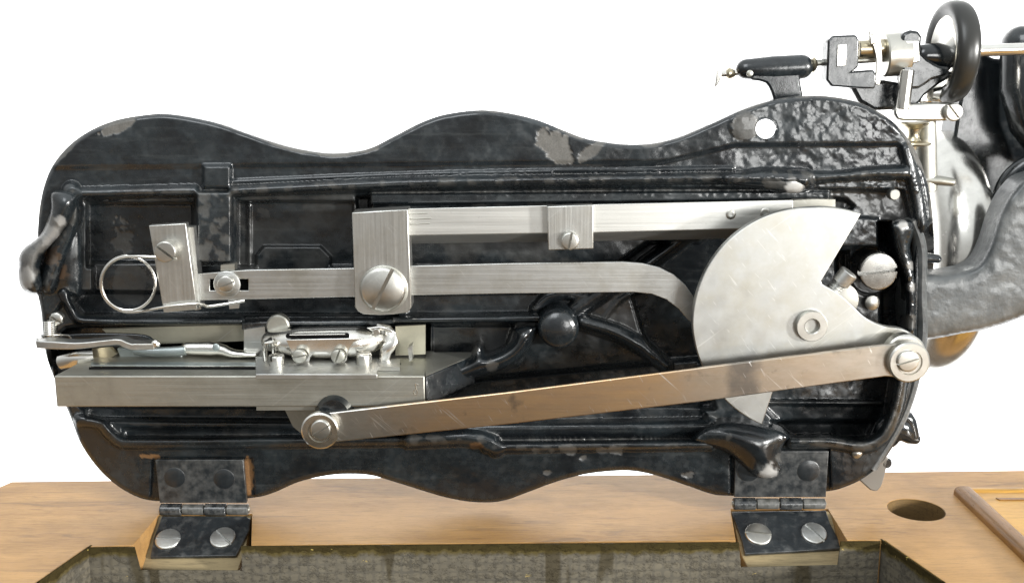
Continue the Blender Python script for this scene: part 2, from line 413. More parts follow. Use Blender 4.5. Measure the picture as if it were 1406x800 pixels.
def lining():
    m = NT('stained_olive_lining')
    g = m.noise((.4, .4, 3), 2, 6, .65)
    col = m.mix(m.ramp(g, [(.35, 0.0), (.65, 1.0)]), (.135, .120, .092), (.080, .073, .060))
    # cloth-like square mesh print
    sx = m.n('ShaderNodeSeparateXYZ'); m.l(m.map((1, 1, 1)), sx.inputs[0])
    wob = m.math('MULTIPLY', m.noise((1, 1, 1), 12, 3), .05)
    vx = m.math('SINE', m.math('MULTIPLY', m.math('ADD', sx.outputs[0], wob), 50)); vz = m.math('SINE', m.math('MULTIPLY', m.math('ADD', sx.outputs[2], wob), 52))
    gr = m.ramp(m.math('MULTIPLY', m.math('ADD', vx, 1), m.math('ADD', vz, 1)), [(.15, 0.0), (1.0, 1.0)])
    col = m.mix(m.math('MULTIPLY', gr, .30), col, (.21, .18, .125))
    cl_ = m.ramp(m.noise((.6, .6, .8), 1.7, 4, .6), [(.4, 0.0), (.62, .8)])
    col = m.mix(m.math('MULTIPLY', cl_, .7), col, (.105, .092, .07))
    zz = m.math('ADD', sx.outputs[2], m.math('MULTIPLY', m.noise((1.4, 1, 1), 3, 4, .6), .22))
    col = m.mix(m.math('MULTIPLY', m.ramp(m.math('MULTIPLY', zz, .5), [(.925, 0.0), (.95, 1.0)]), .8), col, (.075, .055, .012))
    fl_ = m.ramp(m.noise((1.5, 2.5, 2.5), 5, 5, .75), [(.50, 0.0), (.64, 1.0)])
    col = m.mix(m.math('MULTIPLY', fl_, .34), col, (.035, .031, .024))
    rim = m.ramp(m.math('MULTIPLY', zz, .5), [(.955, 0.0), (.965, 1.0)])
    yc = m.ramp(m.noise((2, 3, 5), 1.8, 3, .7), [(.67, 0.0), (.70, 1.0)])
    col = m.mix(m.math('MULTIPLY', rim, .75), col, (.03, .022, .008)); col = m.mix(m.math('MULTIPLY', m.math('MULTIPLY', rim, yc), .9), col, (.55, .42, .12))
    # oily drips running down from the edge
    dr = m.noise((2.0, .2, .25), 1, 3, .5, dist=.3)
    dm = m.ramp(dr, [(.63, 0.0), (.67, 1.0)])
    col = m.mix(m.math('MULTIPLY', dm, .65), col, (.035, .026, .010))
    ch = m.ramp(m.noise((1.2, 3, 3.5), 2.5, 5, .7), [(.68, 0.0), (.70, 1.0)])
    col = m.mix(m.math('MULTIPLY', ch, .8), col, (.42, .31, .10))
    return m.out(col, m.ramp(dm, [(0, 1.0), (1, .6)]), 0.0, m.bump(fl_, .6, 2.0, m.bump(g, .5, 2.5)), Specular_IOR_Level=.05)
M_lin = lining()
M_holew = wood('shaded_hole_wood', (.16, .10, .04), (.11, .07, .03), (.05, .03, .02), rough=.6)  # dark liner wood: the hole's inner shade is put into its colour
M_leaf = japan('hinge_enamel', base=(.012, .014, .016), rough=.26, lump=.3, wear=.4, streak=False, dustk=.10)
M_flap = plain('taupe_paint', (.16, .145, .125), .5)
M_rec = wood('raw_recess_wood', (.30, .235, .13), (.21, .17, .10), (.10, .08, .05), rough=.7)
M_chip = steel('bluish_worn_metal', base=(.45, .50, .50), rough=.4, brush=None, tarnish=.7, dark=(.22, .25, .25))
M_back = plain('white_paper', (.9, .9, .9))

# ---------------------------------------------------------------- setting
bd = MB(); ys = np.linspace(0, 1, 30)
prof = [(-1.6, z) for z in ()]
sec = []
for t in np.linspace(0, 1, 24):
    if t < .35: y, z = 1.1+1.2*t/.35, -.75
    elif t < .65: a_ = (t-.35)/.3*math.pi/2; y, z = 2.3+.5*math.sin(a_), -.75+.5*(1-math.cos(a_))
    else: y, z = 2.8, -.25+(t-.65)/.35*2.6
    sec.append([(-3.6, y, z), (3.6, y, z)])
pts = np.array(sec).reshape(-1, 3)
bd.add(pts, [(2*i, 2*i+1, 2*i+3, 2*i+2) for i in range(len(sec)-1)])
o = bd.obj('backdrop', M_back, origin=(0, 2.8, -.75)); tag(o, 'blown out white studio backdrop behind the machine', kind='structure')

# ---------------------------------------------------------------- table
TB = T(703, 700)
table = empty('sewing_table', np.array([TB[0], TB[1], -0.06]), 'brown wooden sewing machine table with a cutout well and finger hole', 'table')
outer = [(16, 661), (1750, 640), (2000, 900), (2100, 1250), (-900, 1250), (-60, 700), (0, 668)]
cut = [(120, 750), (183, 748), (219, 705), (346, 705), (345, 748), (1010, 741), (1003, 698), (1137, 698), (1163, 741), (1215, 741), (1300, 800), (1320, 815), (1320, 815), (-300, 1100), (20, 820), (48, 800)]
hole = circ(0, 0, 1, 40)
hc = T(1258, 699); hr = 38*np.linalg.norm(T(1259, 699)-hc)
def TT(l): l = np.array(l, float); return T(l[:, 0], l[:, 1])
hole3 = np.stack([hc[0]+hr*np.cos(np.linspace(0, 2*math.pi, 48, endpoint=False)), hc[1]+hr*1.02*np.sin(np.linspace(0, 2*math.pi, 48, endpoint=False)), np.zeros(48)], 1)
dn = np.array([0, 0, -66*S])
fo, fc = TT(outer), TT(cut)
yb0 = T(703, 746)[1]
fc[12] = [fc[11][0]+.004, yb0-.19, 0]; fc[13] = [fc[14][0]-.004, yb0-.19, 0]
fo[2] = [.42, yb0-.1, 0]; fo[3] = [.42, yb0-.27, 0]; fo[4] = [-.36, yb0-.27, 0]; fo[1] = [.42, fo[1][1], 0]
m = MB(); slab_pts(fo, fo+dn, m, [(fc, fc+dn), (hole3, hole3+dn)])
o = m.obj('tabletop', M_wood, table, smooth=False); weld(o); b = o.modifiers.new('bevel', 'BEVEL'); b.width = .5*S; b.segments = 1; b.limit_method = 'ANGLE'; b.angle_limit = rad(50)
for p_ in o.data.polygons: p_.use_smooth = False
lathe(hc-np.array([0, 0, 64*S]), [(5, 0), (hr/S*.985, 0), (hr/S*.985, 63.5), (hr/S*.999, 63.5)], np.array([0, 0, 1.]), 48, cap1=False).obj('finger_hole', M_holew, table)
# lining of the well
lin = np.array([(20, 820), (20, 821), (48, 801), (120, 751), (1215, 742.5), (1300, 801), (1320, 816), (1320, 815)], float)
lt = T(lin[:, 0], lin[:, 1])+np.array([0, 0, .5*S])
lt[0] = [fc[13][0], fc[13][1], .5*S]; lt[-1] = [fc[12][0], fc[12][1], .5*S]; lt = np.vstack([lt, lt[:1]])
ctr = np.array([0, yb0-.1, 0])
for i in range(len(lt)-1):
    A, B = lt[i], lt[i+1]; dxy = B-A; e_ = dxy/(np.linalg.norm(dxy)+1e-9)*7*S*(i not in (0, 7)); A = A-e_*(i != 3); B = B+e_*(i != 3); dxy = B-A; nrm = np.array([-dxy[1], dxy[0], 0]); nrm /= np.linalg.norm(nrm)
    if nrm @ (ctr-(A+B)/2) < 0: nrm = -nrm
    m = MB(); 
    q = [A, B, B+nrm*2.5*S, A+nrm*2.5*S]
    # notches for the hinge seats are left open in the rear board
    slab_pts(np.array(q), np.array(q)-np.array([0, 0, 190*S]), m) if i != 3 else None
    if i == 3:
        def at(px): return A+(B-A)*((T(px, 752)[0]-A[0])/(B[0]-A[0]))
        prof2 = [(120, 0), (184, 0), (190, -33), (330, -35), (330, 0), (1018, 0), (1022, -36), (1158, -34), (1160, 0), (1215, 0)]
        top = np.array([at(px)+np.array([0, 0, z*S]) for px, z in prof2])
        low = np.array([at(px)+np.array([0, 0, -190*S]) for px, z in prof2])
        f = np.vstack([top, low[::-1]]); slab_pts(f+nrm*2.5*S, f, m)
    m.obj('well_board', M_lin, table)
m = MB(); q = np.array([(lt[0][0]-.02, lt[0][1]-.02, -190*S), (lt[-2][0]+.02, lt[0][1]-.02, -190*S), (lt[-2][0]+.02, lt[3][1]+.03, -190*S), (lt[0][0]-.02, lt[3][1]+.03, -190*S)])
slab_pts(q, q+np.array([0, 0, -.008]), m); m.obj('well_floor', M_lin, table)
# seats of the hinges: raw wood slopes let into the top
def seat(poly, name='hinge_seat'):
    q = np.array(poly, float); f = L(q[:, 0], q[:, 1], -4.0); m = MB()
    slab_pts(f, f-np.array([0, 0, 60*S]), m); return m.obj(name, M_rec, table, bevel=1)
seat([(218, 707), (345, 707), (338, 748), (326, 783), (190, 779), (183, 768)])
seat([(1004, 701), (1137, 701), (1168, 742), (1170, 762), (1160, 776), (1028, 780), (1018, 762)])

# ---------------------------------------------------------------- compartment lid at the right
lid0 = T(1330, 690)
lid = empty('compartment_lid', lid0, 'moulded wooden compartment lid lying on the table at the right edge', 'lid')
def strip(p0, p1, w, h, name, mat):
    p0, p1 = np.array(p0), np.array(p1); t = (p1-p0)/np.linalg.norm(p1-p0); s_ = np.cross(t, [0, 0, 1.0]); secs = []
    for p in (p0, p1):
        a_ = np.linspace(0, math.pi, 13)
        secs.append(np.array([p+s_*w*S*math.cos(x)*abs(math.cos(x))**-.35 if abs(math.cos(x)) > .05 else p for x in a_])+np.array([[0, 0, (h*math.sin(x)**.6)*S] for x in a_]))
        secs[-1] = np.vstack([secs[-1]])
    return loft(secs).obj(name, mat, lid)
fl = T(1322, 678); fr = np.array([fl[0]+.012, fl[1]-.22, 0]); 
p_far = T(1322, 678); p_near = T(1432, 782)
dirm = (p_near-p_far)/np.linalg.norm(p_near-p_far)
strip(p_far, p_far+dirm*.2, 14, 13, 'moulding', M_mould)
strip(p_far+np.array([0.004, 0, 0]), p_far+np.array([.3, 0.001, 0]), 9, 9, 'moulding', M_panel)
q = np.array([p_far+[.003, 0, 0], p_far+[.3, 0, 0], p_far+dirm*.2+[.3, 0, 0], p_far+dirm*.2+[.003, 0, 0]]); q[:, 2] = 6*S
m = MB(); slab_pts(q, q-np.array([0, 0, 5.4*S]), m); m.obj('panel', M_panel, lid)
q2 = p_far+np.array([.0105, -.0095, 0]); m = MB(); q = np.array([q2, q2+[.28, 0, 0], q2+[.28, -.0022, 0], q2+[0.0008, -.0022, 0]]); q[:, 2] = 7.4*S
slab_pts(q, q-np.array([0, 0, 2*S]), m); m.obj('groove_shade_strip', M_mould, lid, label='dark strip standing in for a shaded groove')  # dark strip paints the shaded line of a groove in the panel

# ---------------------------------------------------------------- the machine
ROOT = P(703, 690, 0)
mach = empty('sewing_machine', ROOT, 'black antique sewing machine tipped back on its hinges with underside and steel mechanism showing', 'sewing machine')
# --- bed casting as a relief
_r = np.random.RandomState(5)
def vnoise(X, Y, sc, seed):
    r = np.random.RandomState(seed); g = r.rand(256, 256)
    x = X/sc+1000.3; y = Y/sc+1000.7; xi = np.floor(x).astype(int); yi = np.floor(y).astype(int); fx = x-xi; fy = y-yi
    fx = fx*fx*(3-2*fx); fy = fy*fy*(3-2*fy)
    a = g[xi % 256, yi % 256]; b = g[(xi+1) % 256, yi % 256]; c = g[xi % 256, (yi+1) % 256]; d = g[(xi+1) % 256, (yi+1) % 256]
    return (a*(1-fx)+b*fx)*(1-fy)+(c*(1-fx)+d*fx)*fy
def fbm(X, Y, sc, seed, o=4): return sum(vnoise(X, Y, sc/2**i, seed+i)*.5**i for i in range(o))/sum(.5**i for i in range(o))
def ss(x): x = np.clip(x, 0, 1); return x*x*(3-2*x)
def sdpoly(X, Y, poly):
    p = np.array(poly, float); n = len(p); d = np.full(X.shape, 1e18); s = np.ones(X.shape)
    for i in range(n):
        a, b = p[i], p[i-1]; ex, ey = b-a; wx, wy = X-a[0], Y-a[1]
        t = np.clip((wx*ex+wy*ey)/(ex*ex+ey*ey+1e-9), 0, 1); d = np.minimum(d, (wx-ex*t)**2+(wy-ey*t)**2)
        c1 = Y >= a[1]; c2 = Y < b[1]; c3 = ex*wy > ey*wx
        fl_ = (c1 & c2 & c3) | (~c1 & ~c2 & ~c3); s = np.where(fl_, -s, s)
    return s*np.sqrt(d)   # negative inside
def sdpath(X, Y, pts):
    """distance and parameter along a polyline"""
    p = np.array(pts, float); d = np.full(X.shape, 1e9); tt = np.zeros(X.shape); n = len(p)-1
    for i in range(n):
        a, b = p[i, :2], p[i+1, :2]; ex, ey = b-a; wx, wy = X-a[0], Y-a[1]
        t = np.clip((wx*ex+wy*ey)/(ex*ex+ey*ey+1e-9), 0, 1); q = np.hypot(wx-ex*t, wy-ey*t)
        k = q < d; d = np.where(k, q, d); tt = np.where(k, (i+t)/n, tt)
    return d, tt
top_o = dense([(52, 318), (54, 290), (60, 258), (72, 228), (95, 200), (125, 179), (160, 165), (200, 158), (230, 157), (265, 162), (300, 170), (340, 184), (375, 196), (410, 205), (450, 211), (485, 209), (510, 203), (540, 188), (575, 170), (605, 159), (640, 153), (670, 152), (705, 157), (740, 166), (775, 180), (805, 191), (840, 197), (870, 199), (900, 197), (935, 188), (975, 171), (1015, 153), (1050, 141), (1085, 134), (1130, 132), (1170, 138), (1200, 150), (1228, 169), (1250, 195), (1265, 225), (1276, 262), (1281, 300)])
bot_o = dense([(52, 404), (57, 430), (62, 480), (75, 520), (97, 572), (112, 610), (140, 648), (175, 675), (212, 687), (280, 686), (345, 683), (375, 676), (410, 661), (450, 652), (480, 650), (510, 652), (545, 662), (590, 676), (620, 684), (655, 689), (690, 687), (725, 675), (760, 662), (800, 651), (840, 646), (870, 646), (900, 652), (940, 665), (975, 677), (1000, 680), (1070, 680), (1135, 674), (1160, 668), (1187, 655), (1213, 632), (1238, 590), (1255, 540), (1262, 450), (1267, 330), (1281, 304)])
outline = np.vstack([top_o, bot_o[::-1]])
NX, NY = 760, 330
u = np.linspace(0, 1, NX); xs = 52+(1281-52)*(.5-.5*np.cos(math.pi*u))*.35+(1281-52)*u*.65
tx = np.maximum.accumulate(top_o[:, 0]+np.arange(len(top_o))*1e-6); yt = np.interp(xs, tx, top_o[:, 1])
bx_ = np.maximum.accumulate(bot_o[:, 0]+np.arange(len(bot_o))*1e-6); yb = np.interp(xs, bx_, bot_o[:, 1])
yb[-1] = 304
w = np.linspace(0, 1, NY)[None, :]
X = np.repeat(xs[:, None], NY, 1); Y = yt[:, None]*(1-w)+yb[:, None]*w
def relief(X, Y):
    H = np.zeros(X.shape)
    def pocket(poly, d, wd=5):
        nonlocal H
        q = sdpoly(X, Y, poly); k = ss(.5-q/wd); H = H*(1-k)+d*k
    def ridge(pts, r, h, base=None, sharp=.5, taper=None):
        nonlocal H
        if len(pts) > 2: pts = dense(pts, step=12)
        q, t = sdpath(X, Y, pts)
        rr = r if taper is None else np.interp(t, np.linspace(0, 1, len(taper)), taper)
        k = np.clip(1-(q/rr)**2, 0, 1)**sharp
        hb = H if base is None else np.interp(t, np.linspace(0, 1, len(base)), base) if not np.isscalar(base) else base
        if base is None: H = H+h*k
        else: H = np.where(q < rr, np.maximum(H, (hb+h)*k+H*(1-k)), H)
    # step lines on the upper flange
    H -= 3*ss((Y-(226+(X-60)*-.01))/9)*ss((1000-X)/40)
    pocket([(1010, 199), (1232, 198), (1243, 206), (1252, 250), (1262, 330), (1240, 330), (760, 330), (760, 236), (900, 226)], -6, 8)
    # interior floor
    pocket([(108, 268), (330, 268), (560, 262), (900, 258), (1240, 262), (1256, 330), (1252, 470), (1236, 520), (1216, 600), (1170, 612), (1080, 606), (975, 606), (680, 604), (420, 597), (160, 597), (112, 560), (78, 520), (68, 440), (98, 400), (100, 300)], -20, 7)
    pocket(rect(120, 279, 266, 366), -52, 7); pocket(rect(128, 360, 270, 428), -44, 8)
    pocket(rect(326, 277, 486, 366), -48, 6)
    pocket([(352, 372), (352, 350), (362, 338), (440, 338), (454, 352), (454, 372)], -40, 4)
    pocket(rect(340, 280, 345, 366), -44, 3)
    pocket(rect(489, 270, 508, 290), -55, 5)
    pocket([(508, 266), (1090, 262), (1140, 262), (1140, 274), (508, 281)], -10, 4)
    pocket(rect(560, 325, 905, 364), -22, 5)
    pocket([(890, 332), (960, 332), (1000, 300), (1120, 300), (1120, 380), (1010, 500), (900, 500), (880, 450), (865, 398), (845, 364)], -95, 7)
    pocket([(560, 404), (740, 402), (735, 428), (560, 430)], -25, 5)
    pocket([(108, 400), (480, 405), (545, 425), (545, 432), (115, 432), (100, 415)], -60, 6)
    pocket([(118, 446), (590, 446), (590, 500), (70, 500), (66, 470), (90, 450)], -75, 6)
    pocket([(592, 446), (705, 446), (690, 490), (640, 512), (592, 505)], -45, 5)
    pocket([(730, 458), (800, 440), (870, 460), (905, 512), (640, 548), (660, 520), (710, 500)], -48, 8)
    pocket([(585, 560), (650, 520), (960, 492), (980, 560), (700, 568)], -70, 10)
    # lower bowl
    pocket([(118, 556), (600, 556), (960, 556), (975, 583), (120, 575)], -42, 9)
    pocket([(168, 588), (420, 590), (560, 588), (560, 600), (172, 600)], -34, 6)
    # right lower cavity
    pocket([(1060, 515), (1225, 515), (1212, 600), (1165, 606), (1090, 600), (1050, 560)], -62, 8)
    ridge([(1050, 552), (1210, 553)], 4, 16, sharp=.6)
    pocket([(1060, 578), (1200, 578), (1190, 600), (1090, 602)], -85, 6)
    # right side
    pocket([(1150, 342), (1205, 342), (1205, 362), (1146, 362)], -24, 4)
    pocket([(1142, 295), (1206, 300), (1206, 338), (1150, 338)], -14, 5)
    pocket([(1207, 306), (1236, 306), (1236, 340), (1244, 370), (1244, 470), (1210, 472)], -75, 6)
    pocket(circ(1196, 372, 33), -40, 5)
    pocket([(1144, 272), (1162, 274), (1172, 283), (1160, 294), (1140, 294)], -40, 7)
    pocket([(1148, 345), (1165, 345), (1165, 400), (1148, 400)], -60, 5)
    # diagonal struts between bar and blade
    ridge([(880, 370), (940, 326)], 13, 34, base=-62, sharp=.5)
    # ribs round the boss
    ridge([(800, 442), (845, 456), (880, 475), (915, 502)], 13, 40, base=-36, sharp=.5, taper=[12, 13, 12, 10])
    ridge([(792, 425), (830, 398), (850, 380)], 14, 28, base=-32, sharp=.5)
    ridge([(822, 448), (850, 412), (880, 398)], 4, 20, base=-38, sharp=.6)
    ridge([(735, 425), (752, 408), (775, 402), (800, 408)], 9, 22, base=-28, sharp=.5)
    # ledge edge
    ridge([(86, 402), (95, 420), (104, 436), (140, 441), (330, 441)], 7, 16, base=-12, sharp=.5)
    ridge([(545, 438), (740, 436)], 5, 22, base=-16, sharp=.6)
    # bottom rib and glossy swell
    ridge([(560, 592), (720, 590), (975, 586)], 14, 22, base=-24, sharp=.6)
    ridge([(668, 614), (975, 610)], 8, 14, base=0, sharp=.6)
    ridge([(560, 604), (640, 601), (675, 607), (682, 616)], 12, 16, base=0, sharp=.6)
    ridge([(110, 577), (140, 582), (160, 604), (215, 608), (560, 604)], 9, 12, base=-4, sharp=.6)
    # rim at the right, turning into the bottom rim
    ridge([(1245, 206), (1256, 255), (1266, 310)], 9, 9, base=0, sharp=.5)
    ridge([(1238, 520), (1230, 560), (1212, 598), (1185, 612), (1140, 606), (1088, 606)], 10, 24, base=-4, sharp=.5)
    # long upper rib
    ridge([(98, 266), (266, 262)], 9, 16, base=-2, sharp=.6)
    ridge([(320, 262), (560, 251), (800, 247), (1010, 244)], 8, 20, base=0, sharp=.55)
    ridge([(320, 250), (560, 240), (800, 235), (1005, 232)], 4, 4, sharp=.6)
    ridge([(1000, 245), (1050, 244), (1105, 247)], 15, 30, base=0, sharp=.5, taper=[8, 14, 15])
    ridge([(1110, 244), (1150, 242), (1200, 238), (1240, 237)], 9, 17, base=-2, sharp=.5, taper=[9, 7, 9, 10])
    # left blocks
    pocket(rect(269, 263, 319, 361), 18, 6); pocket(rect(279, 227, 317, 259), 10, 6)
    ridge([(98, 262), (100, 300), (80, 345), (66, 390)], 14, 20, base=-4, sharp=.6)
    # hinge slots
    pocket([(210, 628), (346, 628), (352, 700), (205, 700)], -8, 3); pocket([(1003, 618), (1139, 616), (1142, 700), (1003, 700)], -8, 3)
    # screw hole through to daylight is cut later; raised paint lump round it
    ridge([(1020, 172), (1022, 173)], 20, 3, sharp=.5)
    bl = ss((X-880)/250)
    H += (fbm(X, Y, 60, 11)-.5)*5
    H += (fbm(X, Y, 11, 21, 4)-.5)*(.7+.6*bl*ss((330-Y)/80)+.6*bl)
    b1 = fbm(X, Y, 6.5, 31, 3); H += np.clip(b1-.55, 0, 1)*1.5*bl*ss((250-Y)/60)
    H += (vnoise(X, Y, 5, 41)-.5)*1.3*ss((275-Y)/10)*ss((Y-232)/8)*ss((X-500)/100)
    e_ = -sdpoly(X, Y, outline[::2]); H -= 7*(1-np.clip(e_/6, 0, 1))**2
    return H, e_
H, EDG = relief(X, Y)
# wear map: R grey primer, G ochre, B bright metal
Wm = np.zeros((NX, NY, 3))
nz = fbm(X, Y, 13, 61, 6); nz2 = fbm(X, Y, 40, 71, 5); nzs = fbm(X, Y, 7, 77, 4)
def blob(ch, cx, cy, rx, ry, th=.5, amt=1.0, ang=0, k=.9):
    c, s_ = math.cos(rad(ang)), math.sin(rad(ang)); dx, dy = X-cx, Y-cy
    r = np.hypot((dx*c+dy*s_)/rx, (-dx*s_+dy*c)/ry)
    if rx < 17: k = k*1.3
    v = ss((1-r+((nz if rx > 17 else nzs)-.5)*k)*(26 if rx > 17 else 8)); Wm[..., ch] = np.maximum(Wm[..., ch], v*amt)
blob(0, 765, 203, 26, 22, ang=35, k=1.2); blob(0, 812, 208, 22, 7, ang=-35, amt=.7); blob(0, 745, 185, 9, 10)
blob(0, 158, 176, 30, 8, ang=-24, amt=.9, k=1.2); blob(0, 500, 206, 22, 5, ang=-12, k=1.2); blob(0, 460, 212, 20, 4, k=1)
blob(0, 168, 325, 14, 24, amt=.5, k=1.6); blob(0, 178, 390, 24, 30, amt=.25, k=.5)
blob(0, 1022, 172, 18, 20, amt=.5, k=1)
for cx_, cy_, r_ in [(780, 617, 9), (737, 618, 4), (757, 618, 4), (828, 618, 5), (845, 618, 8), (752, 649, 4), (946, 651, 6), (800, 628, 4)]: blob(0, cx_, cy_, r_*1.3, r_*.8, k=1.2, amt=.55)
blob(1, 341, 655, 7, 30, k=.6); blob(1, 655, 611, 12, 5, amt=.5); blob(1, 205, 626, 16, 3, amt=.7)
blob(1, 72, 352, 12, 16, amt=.15)
blob(0, 360, 325, 26, 30, amt=.16, k=1.6)
edge_n = ss((3.2-EDG+(nz2-.55)*16)/3)*(Y < 300); Wm[..., 0] = np.maximum(Wm[..., 0], edge_n*.85)
fl_ = ((H < -15) & (H > -50)); Wm[..., 0] = np.maximum(Wm[..., 0], np.where(fl_, .22, .0)*ss((nz2-.45)*6))
rub = ss((H-9)/8)*ss((nz-.5)*8); Wm[..., 0] = np.maximum(Wm[..., 0], rub*.4)
H = H-1.1*np.clip(Wm[..., 0], 0, 1)
FP = P(X, Y, H)
idx = np.arange(NX*NY).reshape(NX, NY)
q = np.stack([idx[:-1, :-1], idx[1:, :-1], idx[1:, 1:], idx[:-1, 1:]], -1).reshape(-1, 4)
cx = X[:-1, :-1].ravel(); cy = Y[:-1, :-1].ravel()
keep = ~(((cx-1051)/13.5)**2+((cy-177)/13.5)**2 < 1)
hv = np.argwhere(np.abs(np.hypot((X-1051), (Y-177))-13) < 0)  # (none: hole rim handled below)
dd = np.hypot(X-1051, Y-177); near = (dd < 16.5) & (dd > 11)
kx = np.where(near, 1051+(X-1051)/np.maximum(dd, 1)*13.5, X); ky = np.where(near, 177+(Y-177)/np.maximum(dd, 1)*13.5, Y)
keep = dd[:-1, :-1].ravel() >= 13
FP = P(kx, ky, np.where(near, H-1, H))
q = q[keep]
# skirt: the outer edge runs back
loop = np.concatenate([idx[:, 0], idx[-1, 1:], idx[-2::-1, -1], idx[0, -2:0:-1]])
FPf = FP.reshape(-1, 3); k = len(loop)
back = FPf[loop]-N*14*S; back2 = back-N*14*S+0*U
nb0 = len(FPf)
sk = [(loop[i], loop[(i+1) % k], nb0+(i+1) % k, nb0+i) for i in range(k)]
orig = ROOT
allp = np.vstack([FPf, back])
me = bpy.data.meshes.new('bed_casting')
me.vertices.add(len(allp)); me.vertices.foreach_set('co', (allp-orig).ravel())
faces = np.vstack([q, np.array(sk)])
me.loops.add(faces.size); me.loops.foreach_set('vertex_index', faces.ravel().astype(np.int32))
me.polygons.add(len(faces)); me.polygons.foreach_set('loop_start', np.arange(0, faces.size, 4, dtype=np.int32)); me.polygons.foreach_set('loop_total', np.full(len(faces), 4, np.int32))
me.update(); me.validate()
me.polygons.foreach_set('use_smooth', [True]*len(me.polygons))
ha = me.color_attributes.new('wear', 'FLOAT_COLOR', 'POINT')
cc = np.ones((len(allp), 4)); cc[:nb0, :3] = Wm.reshape(-1, 3); cc[nb0:, :3] = (.5, 0, 0)
ha.data.foreach_set('color', cc.ravel())
me.materials.append(M_bed)
bed = bpy.data.objects.new('bed_casting', me); COL.objects.link(bed); bed.parent = mach; ORG[bed.name] = orig
bed['label'] = 'wavy edged black enamelled cast iron bed, chipped and worn'
# rest of the casting
def puff(poly, d0, h, w, name, mat, label=None, back=20, step=2.0, wear=(), parent=None, sm=True, amp=0.0):
    poly = dense(poly, True, 4) if sm else np.array(poly, float)
    x0, y0 = poly.min(0)-step*2; x1, y1 = poly.max(0)+step*2
    gx, gy = np.meshgrid(np.arange(x0, x1, step), np.arange(y0, y1, step), indexing='ij')
    sd = sdpoly(gx, gy, poly)
    vx, vy = np.gradient(sd, step); g = np.hypot(vx, vy)+1e-6
    mv = (sd > -step*.5) & (sd < step*1.6)
    gx = np.where(mv, gx-vx/g*sd, gx); gy = np.where(mv, gy-vy/g*sd, gy); inside = (sd < -step*.5) | mv
    t = np.clip(-np.where(mv, 0, sd)/w, 0, 1); z = d0+h*np.sqrt(np.clip(1-(1-t)**2, 0, 1))
    for _ in range(int(w*.9)):
        zz_ = (np.roll(z, 1, 0)+np.roll(z, -1, 0)+np.roll(z, 1, 1)+np.roll(z, -1, 1))/4; z = np.where(-sd > step*3, zz_, z)
    if amp: z = z+(fbm(gx, gy, 16, 5, 4)-.5)*amp*np.clip(t*2, 0, 1)
    p = P(gx, gy, z); n0, n1 = gx.shape; ii = np.arange(n0*n1).reshape(n0, n1)
    core = sd < -step*.5
    fq = []
    ok = inside
    k_ = ok[:-1, :-1] & ok[1:, :-1] & ok[1:, 1:] & ok[:-1, 1:] & (core[:-1, :-1] | core[1:, :-1] | core[1:, 1:] | core[:-1, 1:])
    fq = np.stack([ii[:-1, :-1], ii[1:, :-1], ii[1:, 1:], ii[:-1, 1:]], -1)[k_]
    from collections import Counter
    ec = {}
    for f in fq:
        for a_, b_ in zip(f, np.roll(f, -1)): ec[(a_, b_)] = 1
    bnd = [(a_, b_) for (a_, b_) in ec if (b_, a_) not in ec]
    used = sorted(set(fq.ravel().tolist())); mp = {v: i for i, v in enumerate(used)}
    pts = p.reshape(-1, 3)[used]; bn = sorted({x for e_ in bnd for x in e_}); mb2 = {v: len(used)+i for i, v in enumerate(bn)}
    pb = p.reshape(-1, 3)[bn]-N*back*S
    fs = [tuple(mp[x] for x in f) for f in fq]+[(mp[b_], mp[a_], mb2[a_], mb2[b_]) for a_, b_ in bnd]
    m = MB(); m.add(np.vstack([pts, pb]), fs); o = m.obj(name, mat, parent or mach, label, angle=80)
    ca_ = o.data.color_attributes.new('wear', 'FLOAT_COLOR', 'POINT'); c_ = np.zeros((len(pts)+len(pb), 4)); c_[:, 3] = 1
    ux, uy = gx.ravel()[used], gy.ravel()[used]
    for ch, bx0, by0, br, am in wear:
        rr = np.hypot(ux-bx0, uy-by0)/br; c_[:len(used), ch] = np.maximum(c_[:len(used), ch], am*ss((1-rr+(fbm(ux, uy, 8, 3)-.5)*.9)*3))
    ca_.data.foreach_set('color', c_.ravel()); return o
def part(mb, name, mat, label=None, parent=None, **kw): return mb.obj(name, mat, parent or mach, label, **kw)
puff([(70, 264), (88, 260), (104, 266), (107, 282), (100, 300), (88, 318), (78, 330), (66, 342), (58, 354), (56, 372), (60, 392), (54, 404), (40, 404), (28, 392), (25, 370), (27, 350), (36, 338), (52, 326), (62, 310), (68, 288)], -4, 40, 17, 'hook_lug', M_bed, 'rubbed black lug curling past the left edge', wear=[(0, 74, 312, 18, .9), (2, 36, 382, 16, .35), (2, 68, 322, 18, .38), (0, 36, 378, 20, .9), (0, 56, 332, 16, .9), (0, 38, 350, 16, .8), (2, 82, 302, 9, .5)])
puff([(84, 318), (104, 300), (112, 330), (112, 400), (98, 408), (60, 408), (56, 372), (62, 345)], -18, 22, 26, 'web', M_bed, wear=[(1, 80, 372, 16, .25)])
puff([(950, 604), (966, 588), (992, 578), (1022, 578), (1052, 584), (1078, 592), (1086, 602), (1077, 612), (1072, 626), (1076, 641), (1070, 652), (1053, 657), (1034, 652), (1016, 637), (996, 621), (970, 612)], -4, 44, 34, 'foot', M_bed2, 'black bulging foot with rubbed silver tip', wear=[(2, 1056, 650, 15, .9), (0, 1072, 628, 7, .6), (0, 1000, 600, 6, .3)])
part(lathe(P(765, 440, -34), [(34, 0), (31, 20), (28.5, 34), (28, 44), (26.5, 50), (23, 54), (16, 57), (8, 58.5), (2, 59)]), 'boss', M_blk, 'domed round black boss')
